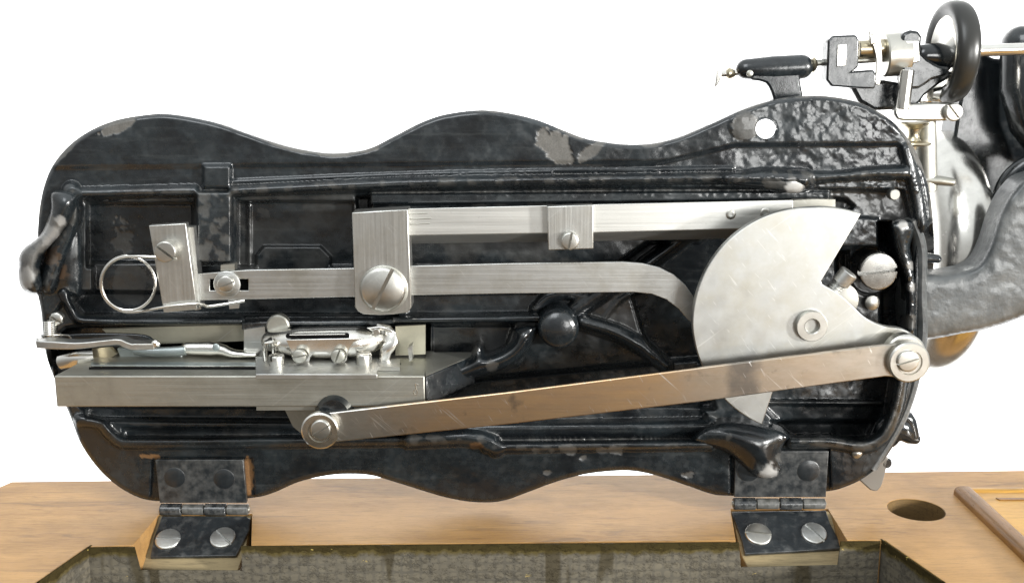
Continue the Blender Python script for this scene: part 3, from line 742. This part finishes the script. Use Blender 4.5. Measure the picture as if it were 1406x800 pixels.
puff([(985, 247), (1010, 238), (1050, 234), (1090, 236), (1108, 243), (1111, 254), (1100, 264), (1078, 265), (1045, 260), (1010, 256)], 6, 24, 15, 'lug', M_bed2, 'lug on the upper rib, rubbed bright at its tip', wear=[(2, 1092, 258, 15, 1), (0, 1062, 244, 22, .5)])
# black lever edge at right of the bed
puff([(1222, 306), (1238, 300), (1256, 303), (1257, 318), (1251, 340), (1255, 362), (1259, 400), (1259, 440), (1258, 470), (1243, 470), (1244, 420), (1243, 388), (1234, 358), (1225, 332)], -30, 52, 9, 'side_rib', M_bed2, 'black upright rib at the right end', wear=[(2, 1240, 308, 8, .7), (2, 1252, 365, 7, .5), (2, 1252, 395, 7, .5), (0, 1251, 440, 12, .6)])
part(sweep(path([(1250, 300, -10), (1262, 340, -12), (1262, 400, -14), (1262, 470, -14), (1240, 560, -14), (1195, 640, -14)]), 9, rn=16), 'edge_rim', M_rough)
# ledge over the shuttle
part(loft([P(np.array([x]*4), np.array(ysq), np.array(dq)) for x, ysq, dq in [(332, [436, 443, 453, 453], [-30, 6, 6, -30]), (370, [434, 441, 447, 447], [-30, 10, 10, -30]), (520, [434, 440, 447, 447], [-30, 10, 10, -30]), (548, [435, 438, 442, 442], [-30, 8, 8, -30])]]), 'ledge', M_blk, bevel=2)
part(sweep(path([(540, 439, 6), (640, 438, 6), (742, 437, 0)]), 3.6, rn=4), 'rod', M_blk2)
part(lathe(P(384, 445, 0), [(16, 0), (16, 12), (14, 14)], N), 'boss', M_blkst)

# --- slide bar
def xs_(x, t, b1, b2): return P(np.array([x]*5), np.array([t, t, b1, b2, b2], float), np.array([-12, 22, 22, -4, -12.]))
bar = part(loft([xs_(558, 286.5, 323, 334.5), xs_(820, 280.5, 319, 331), xs_(1089, 274.5, 312, 326)]), 'slide_bar', M_bar, 'long bright slide bar with a bevelled lower edge', bevel=.8)
part(plate([(1090, 275), (1120, 273.5), (1147, 274), (1147, 296), (1090, 296)], 10, 14), 'slide_bar_end', M_blkst)
for yy, xe in ((294, 587), (301, 592), (308, 590)):
    part(sweep(path([(563, yy, 22.3), (xe, yy-1.5, 22.3)]), .7, rn=.4), 'groove', M_blkst, parent=bar)
for xx, yy in ((1003, 294), (1050, 292)):
    part(lathe(P(xx, yy, 20), [(6.5, 0), (6.5, 3), (5.5, 3.6), (3, 3.6), (3, 1)]), 'pin', M_scr, parent=bar)
# clamp bracket
cl = part(plate(dense([(483, 292), (520, 289.5), (560, 287.5), (562.5, 350), (565, 422), (560, 429), (540, 431.5), (520, 432.5), (500, 431.5), (492, 428), (487.5, 422), (485, 350)], True, 200, False), 44, 36), 'clamp_bracket', M_stz, 'tall steel clamp plate with one big domed screw', bevel=1.2)
part(screw(P(526, 396, 45), 30, 7, 5, 63, 5.5, rim=2.5, depth=6), 'screw', M_scr, 'large domed slotted screw', parent=cl)
part(lathe(P(527, 397, 43.5), [(32.5, 0), (32.5, 1.4), (31.5, 2)]), 'washer', M_blkst, parent=cl)
gp = part(plate([(751, 283.5), (814.5, 281), (815, 341.5), (753, 343.5)], 38, 16), 'guide_plate', M_stz, 'small square guide plate', bevel=1.2)
part(screw(P(782, 329.5, 38), 11.5, 12, 3, 78, .8), 'screw', M_scr, parent=gp)
# --- long lever
lev = [(271, 376), (340, 370.5), (485, 368), (565, 365), (700, 361.5), (855, 359.5), (882, 361.5), (905, 367), (925, 377), (941, 391), (952, 407), (957, 425), (953, 444), (944, 438), (932, 424), (915, 411), (895, 403.5), (870, 401), (700, 403), (565, 405.5), (487, 407.5), (340, 411), (272, 412.5)]
lv = part(plate(lev, 28, 6, holes=[rect(288, 383, 341, 399)]), 'lever', M_st, 'long thin steel lever bending down at its right end'); weld(lv)
b = lv.modifiers.new('bevel', 'BEVEL'); b.width = .8*S; b.segments = 2; b.limit_method = 'ANGLE'; b.angle_limit = rad(40)
part(plate(rect(286, 381, 343, 401), 16, 4), 'slot_backing', M_dark, parent=lv)
part(lathe(P(312, 390, 28), [(18, 0), (18, 2), (17, 2.6)]), 'washer', M_st, parent=lv)
part(screw(P(311, 389.5, 30.6), 11.5, 5, 2.2, 18, 1.5), 'screw', M_scr, parent=lv)
part(plate([(303, 364), (322, 362), (322, 371), (303, 372)], 24, 16), 'lug', M_blkst, parent=lv)
# --- spring bracket and its wire
sb = part(plate([(204, 309.5), (255, 306.5), (271, 425), (224.5, 429.5)], 44, 14), 'spring_bracket', M_stz, 'tilted steel plate holding the wire spring', bevel=1.2)
part(plate([(255, 312), (266, 312), (276, 424), (268, 426)], 32, 20), 'bracket_side', M_st, parent=sb)
part(screw(P(231, 343, 44), 14, 18, 3, -38, .6, ax=N+.06*U), 'screw', M_scr, parent=sb)
w_ = []
a_ = np.linspace(-90, -90-360*1.0, 50)
w_ += [(243, 355.5, 54), (215, 353, 54), (192, 352, 54)]
for t_ in np.linspace(0, 1, 60):
    an = rad(90+t_*(360+150)); rr = 37-1.2*math.sin(t_*9)*.5+(1.2 if t_ > .7 else 0)
    w_.append((176+rr*math.cos(an)*1.0, 389-rr*math.sin(an), 52-t_*16))
# end of circle at angle 90+510=600=240deg
w_ = [w for w in w_ if True]
w_ += [(172, 428, 36), (195, 427, 40), (222, 422, 48), (250, 418.5, 50), (273, 417, 48), (285, 420.5, 36), (300, 419, 34), (318, 416, 32), (336, 413, 30)]
part(sweep(path(w_, 3), 2.1, seg=10), 'wire_spring', M_nick, 'coiled wire spring', parent=sb)
part(plate([(313, 411), (329, 411), (328, 423), (315, 424)], 26, 6), 'spring_stop', M_st)
# --- sector plate
C0 = (1113, 446)
arc = []
for an in np.linspace(-65.5, -244, 70):
    r_ = np.interp(an, [-244, -180, -90, -65.5], [152, 162, 161, 167.5]); arc.append((C0[0]+r_*math.cos(rad(an)), C0[1]+r_*math.sin(rad(an))))
se = arc+[(1060, 541), (1066, 524), (1100, 520)]+[tuple(x) for x in dense([(1200, 512), (1240, 517), (1259, 508), (1268, 490), (1261, 466), (1240, 452), (1215, 448), (1190, 437), (1170, 419), (1152, 403), (1129, 390)], step=6)]+[(1127.5, 386)]
sec_ = part(plate(se, 78, 13), 'sector_plate', M_sec, 'fan shaped bright steel sector plate with a long arm', bevel=1.2)
part(lathe(P(1113, 446, 78), [(20.5, 0), (20.5, 7), (19.5, 8.5), (10.5, 8.5), (9.5, 7.5), (9.5, -6), (2, -6)], cap0=False), 'hub_ring', M_scr, parent=sec_)
part(lathe(P(1114, 446, 73), [(6, 0), (6, 2), (3, 2.5), (1, 0)]), 'pivot_pin', M_blkst, parent=sec_)
p0, p1 = P(1136, 408, 58), P(1166, 374, 66)
dv = (p1-p0)/np.linalg.norm(p1-p0)
th = [(9, -6)]
for i in range(7): th += [(9, i*3.6), (7.2, i*3.6+1.8)]
th += [(9, 26), (12, 26), (12, 43), (11, 44), (4, 44)]
part(lathe(p0, th, dv), 'clamp_screw', M_st, 'threaded set screw', parent=sec_)
part(lathe(P(1150, 410, 50), [(24, 0), (24, 13), (22.5, 14)]), 'hub_flange', M_dull, parent=sec_)
ls = part(screw(P(1202, 370, -10), 26, 15, 5.5, 7, .8, depth=11), 'bed_screw', M_scrdk, 'big slotted screw in a round recess')
part(lathe(P(1196, 357, 8), [(4.5, 0), (4.5, 1.5), (3, 2), (1.5, .5)]), 'centre_mark', M_scr, parent=ls) if False else None
part(lathe(P(1197, 415, -14), [(10, 0), (10, 3), (6, 4.5), (2, 5)]), 'rivet', M_scr)
part(lathe(P(1224, 266, -6), [(7.5, 0), (7.5, 10), (6.5, 11)], N+.12*U), 'stud', M_dull)
# --- connecting link
A0, A1 = np.array([441, 588.]), np.array([1245, 495.])
lk = [(452, 566.5), (700, 538), (960, 505), (1212, 473.5), (1232, 472)]+[(1245+24*math.cos(rad(t_)), 495+24*math.sin(rad(t_))) for t_ in range(-90, 91, 15)]+[(1216, 516.5), (965, 551), (700, 582), (452, 607.5)]+[(441+22*math.cos(rad(t_)), 588+22*math.sin(rad(t_))) for t_ in range(110, 251, 20)]
link = part(plate(lk, 112, 6), 'connecting_link', M_link, 'long flat link with a painted brown reflection and scratches', bevel=1.4)
for (x_, y_, dd_, R_) in ((441, 588, 112, 24.5), (1245, 494.5, 112, 26.5)):
    pv = part(lathe(P(x_, y_, dd_+.3), [(R_-1, 0), (R_, 1), (R_, 9), (R_-2, 11), (R_*.62, 11), (R_*.58, 9)]), 'pivot_washer', M_nick if x_ < 900 else M_scr, parent=link)
    part(screw(P(x_, y_, dd_+9), R_*.52, 6, 2.2, 28 if x_ < 900 else 18, .6), 'screw', M_scr, parent=link)
part(lathe(P(468, 548, 40), [(26, 0), (26, 52), (24, 56), (20, 66)]), 'crank_stub', M_blk2)
part(lathe(P(1238, 482, 90), [(26, 0), (26, 14), (24, 16)]), 'arm_bush', M_scr)

# --- shuttle race block
rb = part(hbox(74, 583, 516, 96, -30, 42, x0b=14, x1b=4), 'race_block', M_blkst, 'heavy grey steel block', bevel=1.5)
part(plate([(352, 552), (560, 552), (560, 557), (500, 562), (352, 563)], 92, 60), 'block_step', M_blkst, parent=rb)
part(plate([(390, 560), (478, 560), (450, 592), (430, 592), (412, 572), (398, 585), (414, 600)][:3]+[(420, 600), (402, 585)], 60, 30), 'block_tab', M_blkst, parent=rb)
def top_quad(x0, x1, pyf, pyb, h, t):
    """slab lying on the level top of the block, seen between pyf and pyb"""
    base = P(583, 516, 96); r = []
    for px, py in ((x0, pyf), (x1, pyf), (x1, pyb), (x0, pyb)):
        ray = (px-703)*XA+D*FW+(400-py)*UPC; s = ((base-CAMP) @ V/S+h)/(ray @ V); r.append(CAMP+S*s*ray)
    r = np.array(r); return slab_pts(r, r-V*t*S, MB())
part(top_quad(122, 352, 506, 503.6, 1.0, .9), 'groove', M_dark, parent=rb)
part(top_quad(125, 352, 503, 501, 1.4, 1.3), 'groove_edge', M_nick, parent=rb)
part(top_quad(125, 352, 501, 497, 2.0, 1.9), 'race_strip', M_chip, parent=rb)
ew = top_quad(522, 549, 505, 497, .5, .4); 
def top_pt(px, py, h=0.0):
    base = P(583, 516, 96); ray = (px-703)*XA+D*FW+(400-py)*UPC; s = ((base-CAMP) @ V/S+h)/(ray @ V); return CAMP+S*s*ray
part(lathe(top_pt(536, 500, .2), [(14, 0), (14, .5), (13, .6)], V), 'hole', M_dark, parent=rb)
# engraved figure 2 lying on its side
g = [(566, 540), (566.5, 533.5), (569, 530), (572, 530.5), (573, 534)]; two = [(568, 541, 96.3), (566, 537.5, 96.3), (567.5, 533, 96.3), (571, 531.8, 96.3), (573.5, 528, 96.3), (573.5, 524, 96.3)]
two = [(569, 538), (566.5, 541), (568.5, 545), (573, 545.5), (576, 542), (575, 537), (570.5, 532.5), (568.5, 527), (574, 527.5)]
two = [(569.5, 537, ), (567.5, 540), (569, 543.5), (572, 543), (573, 539), (571, 534), (570.5, 528.5), (574.5, 530)]
part(sweep(path([(x, y-2, 96.2) for x, y in two], 2), .55, rn=.35, seg=6), 'engraved_mark', M_nick, 'engraved figure like a 2 on its side', parent=rb)
puff([(584, 517), (600, 507), (625, 497), (643, 489), (650, 478), (655, 470), (664, 474), (668, 484), (688, 478), (702, 466), (708, 448), (738, 447), (734, 466), (722, 486), (700, 503), (670, 514), (645, 521), (620, 533), (590, 545), (583, 543)], -30, 62, 17, 'block_arm', M_bed2, 'smooth black arm curving from the block up to the round boss', wear=[(0, 676, 501, 9, .5), (0, 648, 480, 8, .5)], back=30)
q_ = np.array([top_pt(584.5, 516.5, -.6), top_pt(622, 501, -.6), top_pt(652, 489, -.6), top_pt(650, 484, -.6), top_pt(584.5, 484, -.6)])
part(slab_pts(q_, q_-V*40*S, MB()), 'block_wedge', M_bed2, 'angled black end of the block', parent=rb, bevel=3)
q_ = q_+V*.9*S; q_[1:3] -= N*4*S; part(slab_pts(q_, q_-V*.8*S, MB()), 'top_face', M_blkst, parent=rb)
# plate carrying the shuttle spring screws
cp = part(top_quad(351, 518, 513.5, 489, 7, 6.5), 'carrier_plate', M_st, 'thin bright plate lying on the block', bevel=.8)
cp2 = part(top_quad(500, 549, 503, 492, 6.5, 6.0), 'carrier_ear', M_st, parent=cp)
for x_, y_ in ((380, 500), (500, 498)):
    part(screw(top_pt(x_, y_, 7), 10.5, 13, 3.4, 60 if x_ < 400 else 10, .3, ax=V), 'screw', M_scr, parent=cp)
for x_ in (412, 465):
    part(screw(P(x_, 489, 62), 9.5, 8, 2.2, 70 if x_ > 430 else 12, 2, ax=N+.25*V), 'stud', M_blkst, parent=cp)
    q_ = dense([(x_-22, 458), (x_-12, 462), (x_-10, 476), (x_-8, 488), (x_, 497), (x_+10, 488), (x_+14, 470), (x_+16, 460)], step=5)
sp_pl = [(392, 466), (500, 464), (486, 470), (478, 482), (476, 495), (468, 500), (458, 498), (455, 488), (448, 484), (432, 484), (426, 490), (424, 498), (414, 501), (406, 498), (400, 484)]
part(plate(sp_pl, 56, 4), 'leaf_spring', M_nick, 'polished two legged leaf spring', parent=cp, bevel=1)
part(sweep(path([(372, 468, 20), (400, 470, 30), (450, 470, 32), (500, 468, 30), (532, 462, 16)]), [14, 21, 22, 21, 12], rn=[12, 22, 24, 22, 10], roundend=True, seg=28), 'shuttle', M_nick, 'polished boat shaped shuttle')
part(sweep(path([(396, 461, 52), (476, 460, 52)]), 3.6, rn=3, roundend=True), 'shuttle_slot', M_dark)
part(sweep(path([(398, 459.5, 54), (474, 458.5, 54)]), .9, rn=1.5), 'shuttle_slot_wire', M_nick)
part(sweep(path([(366, 498, 40), (364, 480, 44), (366, 470, 46), (372, 467, 44), (376, 474, 40), (376, 496, 36)]), 3.5, rn=7), 'hook', M_nick)
part(sweep(path([(518, 452, 20), (530, 458, 30), (538, 470, 38), (530, 482, 40), (527, 498, 38)]), [10, 13, 9, 8, 7], rn=3.5, seg=16), 'curved_leaf', M_nick, 'curled polished leaf beside the shuttle')
part(sweep(path([(505, 452, 30), (525, 450, 33), (541, 457, 34), (541, 466, 32)]), 3, rn=2), 'curved_leaf', M_nick)
part(lathe(P(517, 455, 38), [(5, 0), (5, 3), (4, 4)]), 'screw', M_scr)
part(plate([(543, 448), (584, 446), (584, 486), (543, 488)], 5, 6), 'backing_plate', steel('pale_backing_steel', base=(.55, .53, .42), rough=.5, brush=None, tarnish=.4), 'pale yellowish plate right of the shuttle')
part(plate([(560, 478), (566, 474), (566, 494), (562, 496)], 40, 22), 'peg', M_st)
part(plate([(335, 446), (364, 446), (364, 512), (352, 512), (352, 500), (335, 500)], 4, 20), 'gate_post', M_st)
part(plate([(339, 470), (362, 470), (362, 488), (339, 488)], 5.5, 3), 'gate_window', M_sec)
# left strip of small mechanism
part(plate([(140, 452), (240, 448), (336, 446), (336, 468), (215, 472), (160, 468)], -18, 8), 'race_back_plate', steel('pale_race_steel', base=(.42, .40, .32), rough=.5), 'pale strip behind the shuttle race')
part(plate(dense([(80, 462), (120, 458), (185, 459), (205, 463), (213, 470), (206, 476), (150, 476), (90, 474)], True, 6), 18, 6), 'cover_leaf', M_blk, parent=None, bevel=1)
part(sweep(path([(58, 470, 40), (72, 471, 46), (110, 472, 50), (150, 468, 50), (168, 467, 50), (182, 473, 48), (214, 473, 44)]), [5, 5.2, 4.4, 4, 4, 4.6, 4.2], rn=11, square=True), 'tension_spring', M_st, 'flat curved steel tension spring', bevel=1.2)
part(sweep(path([(58, 470, 40), (54, 467, 30), (60, 463, 16), (84, 461, 6)]), 4, rn=4, square=True), 'tension_spring_root', M_st)
part(lathe(P(214, 472, 50), [(5.5, 0), (5.5, 3), (3, 5)]), 'rivet', M_nick)
part(sweep(path([(84, 497, 20), (105, 493, 30), (128, 490, 24)]), [10, 11, 9], rn=8, seg=16), 'nickel_cheek', M_nick)
part(plate([(160, 478), (250, 480), (250, 499), (166, 500)], 0, 10), 'worn_cheek', M_chip, 'bluish worn metal cheek', bevel=2)
part(sweep(path([(258, 478, 8), (300, 479, 10), (320, 485, 10), (352, 486, 12)]), [9, 10, 6, 4], rn=8, roundend=True, seg=16), 'shuttle_tail', M_nick)
part(lathe(P(297, 476, 18), [(5, 0), (5, 2), (3, 3)]), 'rivet', M_chip)
part(sweep(path([(255, 481, 12), (215, 483, 10), (185, 480, 8)]), 7, rn=6), 'worn_finger', M_chip)
part(plate([(126, 478), (150, 476), (160, 486), (140, 498), (128, 498)], 6, 8), 'brass_wedge', M_brass)
sc_ = part(screw(P(80, 436, 14), 9, 8, 2.6, -35, 2), 'screw', M_scr)
hx = []
for t_ in np.linspace(0, 1, 150): hx.append(P(70, 440+20*t_, 20)+S*(8*math.cos(t_*2*math.pi*7)*U+8*math.sin(t_*2*math.pi*7)*N))
part(sweep(hx, 1.25, seg=6, ref=V), 'coil_spring', M_nick, 'tiny coil spring')
part(sweep(path([(70, 461, 26), (88, 460, 24), (96, 462, 22), (98, 470, 22)], 3), 1.3, seg=6), 'coil_spring_tail', M_nick)

# --- things behind the bed: arm, wheel, winder
puff([(1250, 384), (1300, 376), (1338, 366), (1356, 342), (1372, 295), (1390, 262), (1420, 240), (1500, 232), (1500, 380), (1440, 420), (1406, 434), (1370, 447), (1330, 456), (1250, 461)], -34, 18, 18, 'pillar_base', M_rough, 'lumpy silvery black arm of the casting at the right', back=40, step=3, amp=3)
part(plate(dense([(1330, 90), (1380, 82), (1500, 78), (1500, 300), (1420, 270), (1390, 290), (1370, 350), (1330, 370), (1300, 300)], True, 10), -230, 60), 'pillar', M_blk2, 'dark curved pillar behind the wheel', bevel=12, seg=4)
part(sweep([P(1400, 60, -190), P(1402, 120, -180), P(1412, 170, -175), P(1440, 215, -170)], [26, 30, 26, 20], rn=34, seg=20, roundend=True), 'pillar', M_blk2)
part(sweep(path([(1376, 330, -150), (1372, 285, -150), (1382, 250, -145), (1410, 225, -140), (1450, 215, -140)]), 12, seg=16), 'pillar_edge', M_blk2)
hwC = P(1272, 345, -275)
hwp = [(153+42*math.cos(a_), 44*math.sin(a_)) for a_ in np.linspace(math.pi, -math.pi, 16, endpoint=False)]
_old = [(138, -6), (146, -26), (162, -42), (178, -42), (191, -30), (197, -10), (197, 10), (191, 28), (178, 38), (160, 34), (144, 16)]
hwp = [tuple(x) for x in dense(hwp, True, 5)]; hwp.append(hwp[0])
hw = empty('handwheel', hwC, parent=mach)
lathe(hwC, hwp, U, 96, cap0=False, cap1=False).obj('wheel_rim', M_nick, hw, 'polished nickel balance wheel rim')
lathe(hwC, [(40, -30), (40, 30), (30, 36)], U, 40).obj('wheel_hub', M_blk2, hw)
for an in (20, 92, 164, 236, 308):
    v_ = math.cos(rad(an))*V+math.sin(rad(an))*N
    sweep([hwC+v_*S*30, hwC+v_*S*90, hwC+v_*S*158], [14, 9, 12], rn=10, ref=U).obj('wheel_spoke', M_blk2, hw)
# bobbin winder
bw = empty('bobbin_winder', P(1200, 130, -70), parent=mach); bw['label'] = 'bobbin winder with black rubber wheel'
wc = P(1306, 72, -90)
tyre = dense([(46, -8), (52, -13), (60, -15), (66, -11), (68.5, 0), (66, 11), (60, 15), (52, 13), (46, 8)], True, 3); tyre = [tuple(x) for x in tyre]; tyre.append(tyre[0])
lathe(wc, tyre, U, 72, cap0=False, cap1=False, k=1.03).obj('winder_tyre', plain('black_rubber', (.018, .018, .016), .32), bw, 'black rubber tyre')
lathe(wc, [(10, -22), (12, -12), (26, -5), (38, -7), (46, -12), (50, -10), (51, 8), (40, 8), (10, 12)], U, 72, k=1.03).obj('winder_pulley', M_nick, bw)
cyl(P(1308, 70, -90), P(1308, 70, -90)+U*190*S, 7.5).obj('spindle', M_nick, bw) if False else cyl(P(1330, 70, -96), P(1460, 66, -96), 8.5).obj('spindle', M_nick, bw)
cyl(P(1100, 88, -80), P(1300, 76, -88), 4.5).obj('spindle', M_blkst, bw)
# left bearing
sweep([P(1024, 95, -80), P(1060, 94, -80), P(1100, 92, -80)], [14, 17, 17], rn=16, roundend=True, seg=24).obj('bearing', M_blk, bw)
plate(dense([(1030, 108), (1052, 114), (1062, 134), (1066, 160), (1104, 160), (1099, 110), (1098, 90), (1060, 90)], True, 6), -68, 26).obj('bearing_bracket', M_blk2, bw, bevel=4)
lathe(P(1029, 101, -62), [(4.5, 0), (4.5, 3), (3, 4)]).obj('pin', M_blkst, bw)
cyl(P(990, 102, -80), P(1026, 98, -80), 4.5).obj('spindle_tip', M_nick, bw)
lathe(P(1002, 101, -80), [(4, -6), (8, -2), (7, 3), (4, 8)], U, 24).obj('spindle_collar', M_brass, bw)
plate([(984, 96), (989, 97), (991, 106), (986, 116), (981, 121), (983, 110)], -76, 8).obj('wing_tip', M_nick, bw, bevel=1.5)
lathe(P(1106, 90, -80), [(7, -12), (8, 0), (6, 6)], U, 24).obj('spindle_collar', M_scr, bw)
lathe(P(1117, 89, -80), [(4, -5), (8, -3), (11, 0), (8, 3), (4, 5)], U, 24).obj('spindle_collar', M_brass, bw)
# yoke
plate([(1137, 56), (1144, 49), (1176, 48), (1180, 56), (1179, 92), (1172, 98), (1200, 96), (1204, 104), (1202, 122), (1186, 122), (1142, 119), (1135, 110)], -62, 30, holes=[]).obj('winder_yoke', M_blk, bw, bevel=4, seg=3)
plate([(1150, 62), (1163, 60), (1162, 90), (1149, 92)], -60, 3).obj('highlight_patch', M_nick, bw, bevel=1)  # nickel patch painted on as a bright highlight of the black yoke
plate([(1168, 118), (1214, 110), (1262, 118), (1256, 150), (1200, 152), (1180, 140)], -84, 24).obj('winder_frame', M_blk, bw, bevel=5)
cyl(P(1178, 68, -80), P(1214, 66, -80), 12).obj('cam_shaft', M_brass, bw)
plate(dense([(1193, 42), (1202, 38), (1209, 50), (1212, 90), (1208, 118), (1202, 116), (1203, 80)], True, 6), -64, 5).obj('cam_plate', M_scr, bw, bevel=1)
plate([(1194, 48), (1203, 46), (1204, 60), (1195, 62)], -60, 8).obj('cam_lug', M_scr, bw, bevel=1.5)
cyl(P(1212, 76, -84), P(1246, 74, -84), 30, seg=40, bev=2).obj('cam_drum', steel('satin_drum_steel', base=(.6, .585, .53), rough=.3, brush=None, tarnish=.1), bw, 'bright satin drum')
plate(dense([(1240, 46), (1262, 43), (1266, 50), (1267, 74), (1290, 90), (1306, 92), (1300, 104), (1280, 110), (1262, 122), (1244, 118), (1238, 90)], True, 8), -60, 30).obj('winder_yoke', M_blk, bw, bevel=4, seg=3)
plate([(1244, 56), (1262, 56), (1264, 84), (1246, 90)], -58, 3).obj('highlight_patch', M_nick, bw, bevel=1.5)  # second painted highlight, on the right side of the yoke
sweep([P(1268, 76, -78), P(1286, 76, -78), P(1296, 78, -78)], [15, 17, 16], rn=15, roundend=True, seg=24).obj('bearing', M_blk2, bw)
plate(dense([(1235, 118), (1275, 104), (1302, 94), (1308, 104), (1290, 116), (1270, 132), (1258, 146), (1236, 146)], True, 8), -72, 20).obj('winder_arm', M_blk, bw, bevel=4)
cyl(P(1239, 150, -50), P(1246, 96, -50), 9.5).obj('post', M_nick, bw)
plate(dense([(1229, 148), (1240, 144), (1290, 141), (1312, 143), (1316, 158), (1300, 166), (1262, 166), (1232, 164)], True, 8), -52, 14).obj('guide_arm', M_scr, bw, bevel=3)
screw(P(1307, 154, -50), 12, 9, 3, -50, .8).obj('screw', M_scr, bw)
lathe(P(1292, 130, -90), [(10, -12), (13, 0), (11, 14), (6, 20)], U+.2*N, 24).obj('latch_knob', M_nick, bw)
plate([(1262, 122), (1300, 118), (1306, 128), (1300, 142), (1262, 142)], -96, 10).obj('latch', M_nick, bw, bevel=3)
# tension pulley below the winder
tp = [(17, 0), (19, 1.5), (17, 4), (9, 9), (7, 16), (8, 22), (10, 25), (23, 27), (24, 29), (22, 31), (6, 33), (5, 38), (1, 39)]
lathe(P(1256, 168, -44), tp, -V, 36).obj('thread_pulley', M_brass, bw, 'small brassy flanged pulley')
cyl(P(1270, 166, -70), P(1272, 262, -70), 15).obj('post', M_blkst, bw)
sweep([P(1262, 246, -66), P(1290, 248, -62), P(1306, 250, -60)], [7, 7, 6], rn=10, roundend=True, seg=18).obj('finger', M_blkst, bw)
sweep([P(1245, 352, -40), P(1275, 354, -50), P(1286, 355, -50)], [9, 7, 6], rn=10, roundend=True, seg=18).obj('stop_pin', M_blk2, mach)
# lower right fittings
part(sweep(path([(1225, 590, -40), (1238, 590, -40), (1250, 600, -42), (1256, 602, -42)]), [26, 20, 12, 8], rn=[14, 14, 12, 8], roundend=True, seg=18), 'rest_knob', M_blk2, 'black pointed knob behind the lower right corner')
part(sweep(path([(1228, 570, -44), (1244, 574, -44), (1252, 596, -44)]), [10, 12, 10], rn=12, roundend=True, seg=18), 'rest_knob', M_blk2)
part(plate(dense([(1178, 650), (1212, 624), (1220, 628), (1210, 668), (1200, 674), (1190, 668)], True, 5), -22, 8), 'rest_flap', M_flap, bevel=2)
part(lathe(P(1216, 634, -30), [(6, 0), (8, 4), (6, 8)]), 'stud', M_blk2)
part(lathe(P(1176, 621, 2), [(8, 0), (7, 4), (4, 6), (1, 6.5)]), 'rivet', M_scr)

# ---------------------------------------------------------------- hinges
def hinge(label, up, upscr, knx, kny, low, lowscr, bright):
    h = empty('hinge', P((up[0][0]+up[1][0])/2, kny, 0), label, 'hinge', 'black steel hinges between table and machine')
    q = np.array(up, float); f = P(q[:, 0], q[:, 1], 1.5); mb = MB(); slab_pts(f, f-N*7*S, mb); lf = mb.obj('upper_leaf', M_leaf, h, bevel=1)
    for x_, y_, r_ in upscr: lathe(P(x_, y_, 1.4), [(r_, 0), (r_, .5), (r_-1.2, 1.1), (2, 1.2)]).obj('screw', M_leaf, lf)
    xs2 = np.linspace(knx[0], knx[1], 5); c = kny
    for i in range(4):
        a_, b_ = P(xs2[i]+.6, c, 1), P(xs2[i+1]-.6, c, 1)
        cyl(a_, b_, 8.5 if i % 2 == 0 else 7.6, seg=28).obj('knuckle', M_blk if i % 2 == 0 else M_blkst2, h)
    cyl(P(knx[0]-1, c, 1), P(knx[1]+1, c, 1), 4).obj('pin', M_blkst, h)
    q = np.array(low, float); f = L(q[:, 0], q[:, 1], 2); mb = MB(); slab_pts(f, f-LN*5*S, mb); lf = mb.obj('lower_leaf', M_leaf, h, bevel=1)
    for (x_, y_, r_, an), br in zip(lowscr, bright):
        screw(L(np.array(x_), np.array(y_), 2), r_, 2.6, 3.2, an, 1.6, ax=LN, depth=2.4, rim=1.4).obj('screw', M_scr if br else M_st, lf, 'bright slotted screw' if br else None)
    return h
M_blkst2 = japan('rubbed_enamel', base=(.06, .058, .05), rough=.35, lump=.4, wear=.9, streak=False)
hinge('left hinge, below the shuttle block, with two grey slotted screws on its black leaf',
      [(213, 631), (334, 631), (339, 690), (219, 690)], [(240, 655, 15), (308, 657, 15)], (220, 342), 699,
      [(222, 708), (338, 708), (344, 712), (342, 728), (324, 762), (206, 764), (211, 738)], [(230.5, 740, 17.5, 0), (306, 738, 17.5, -42)], (0, 0))
hinge('right hinge, under the bulging black foot, with one very bright slotted screw',
      [(1010, 619), (1138, 619), (1134, 682), (1008, 682)], [(1028, 645, 17), (1110, 646, 16)], (1006, 1133), 691,
      [(1005, 702), (1134, 700), (1140, 718), (1158, 752), (1023, 760), (1018, 740), (1008, 712)], [(1041, 733, 18.5, -8), (1117.5, 732, 18, -52)], (1, 0))
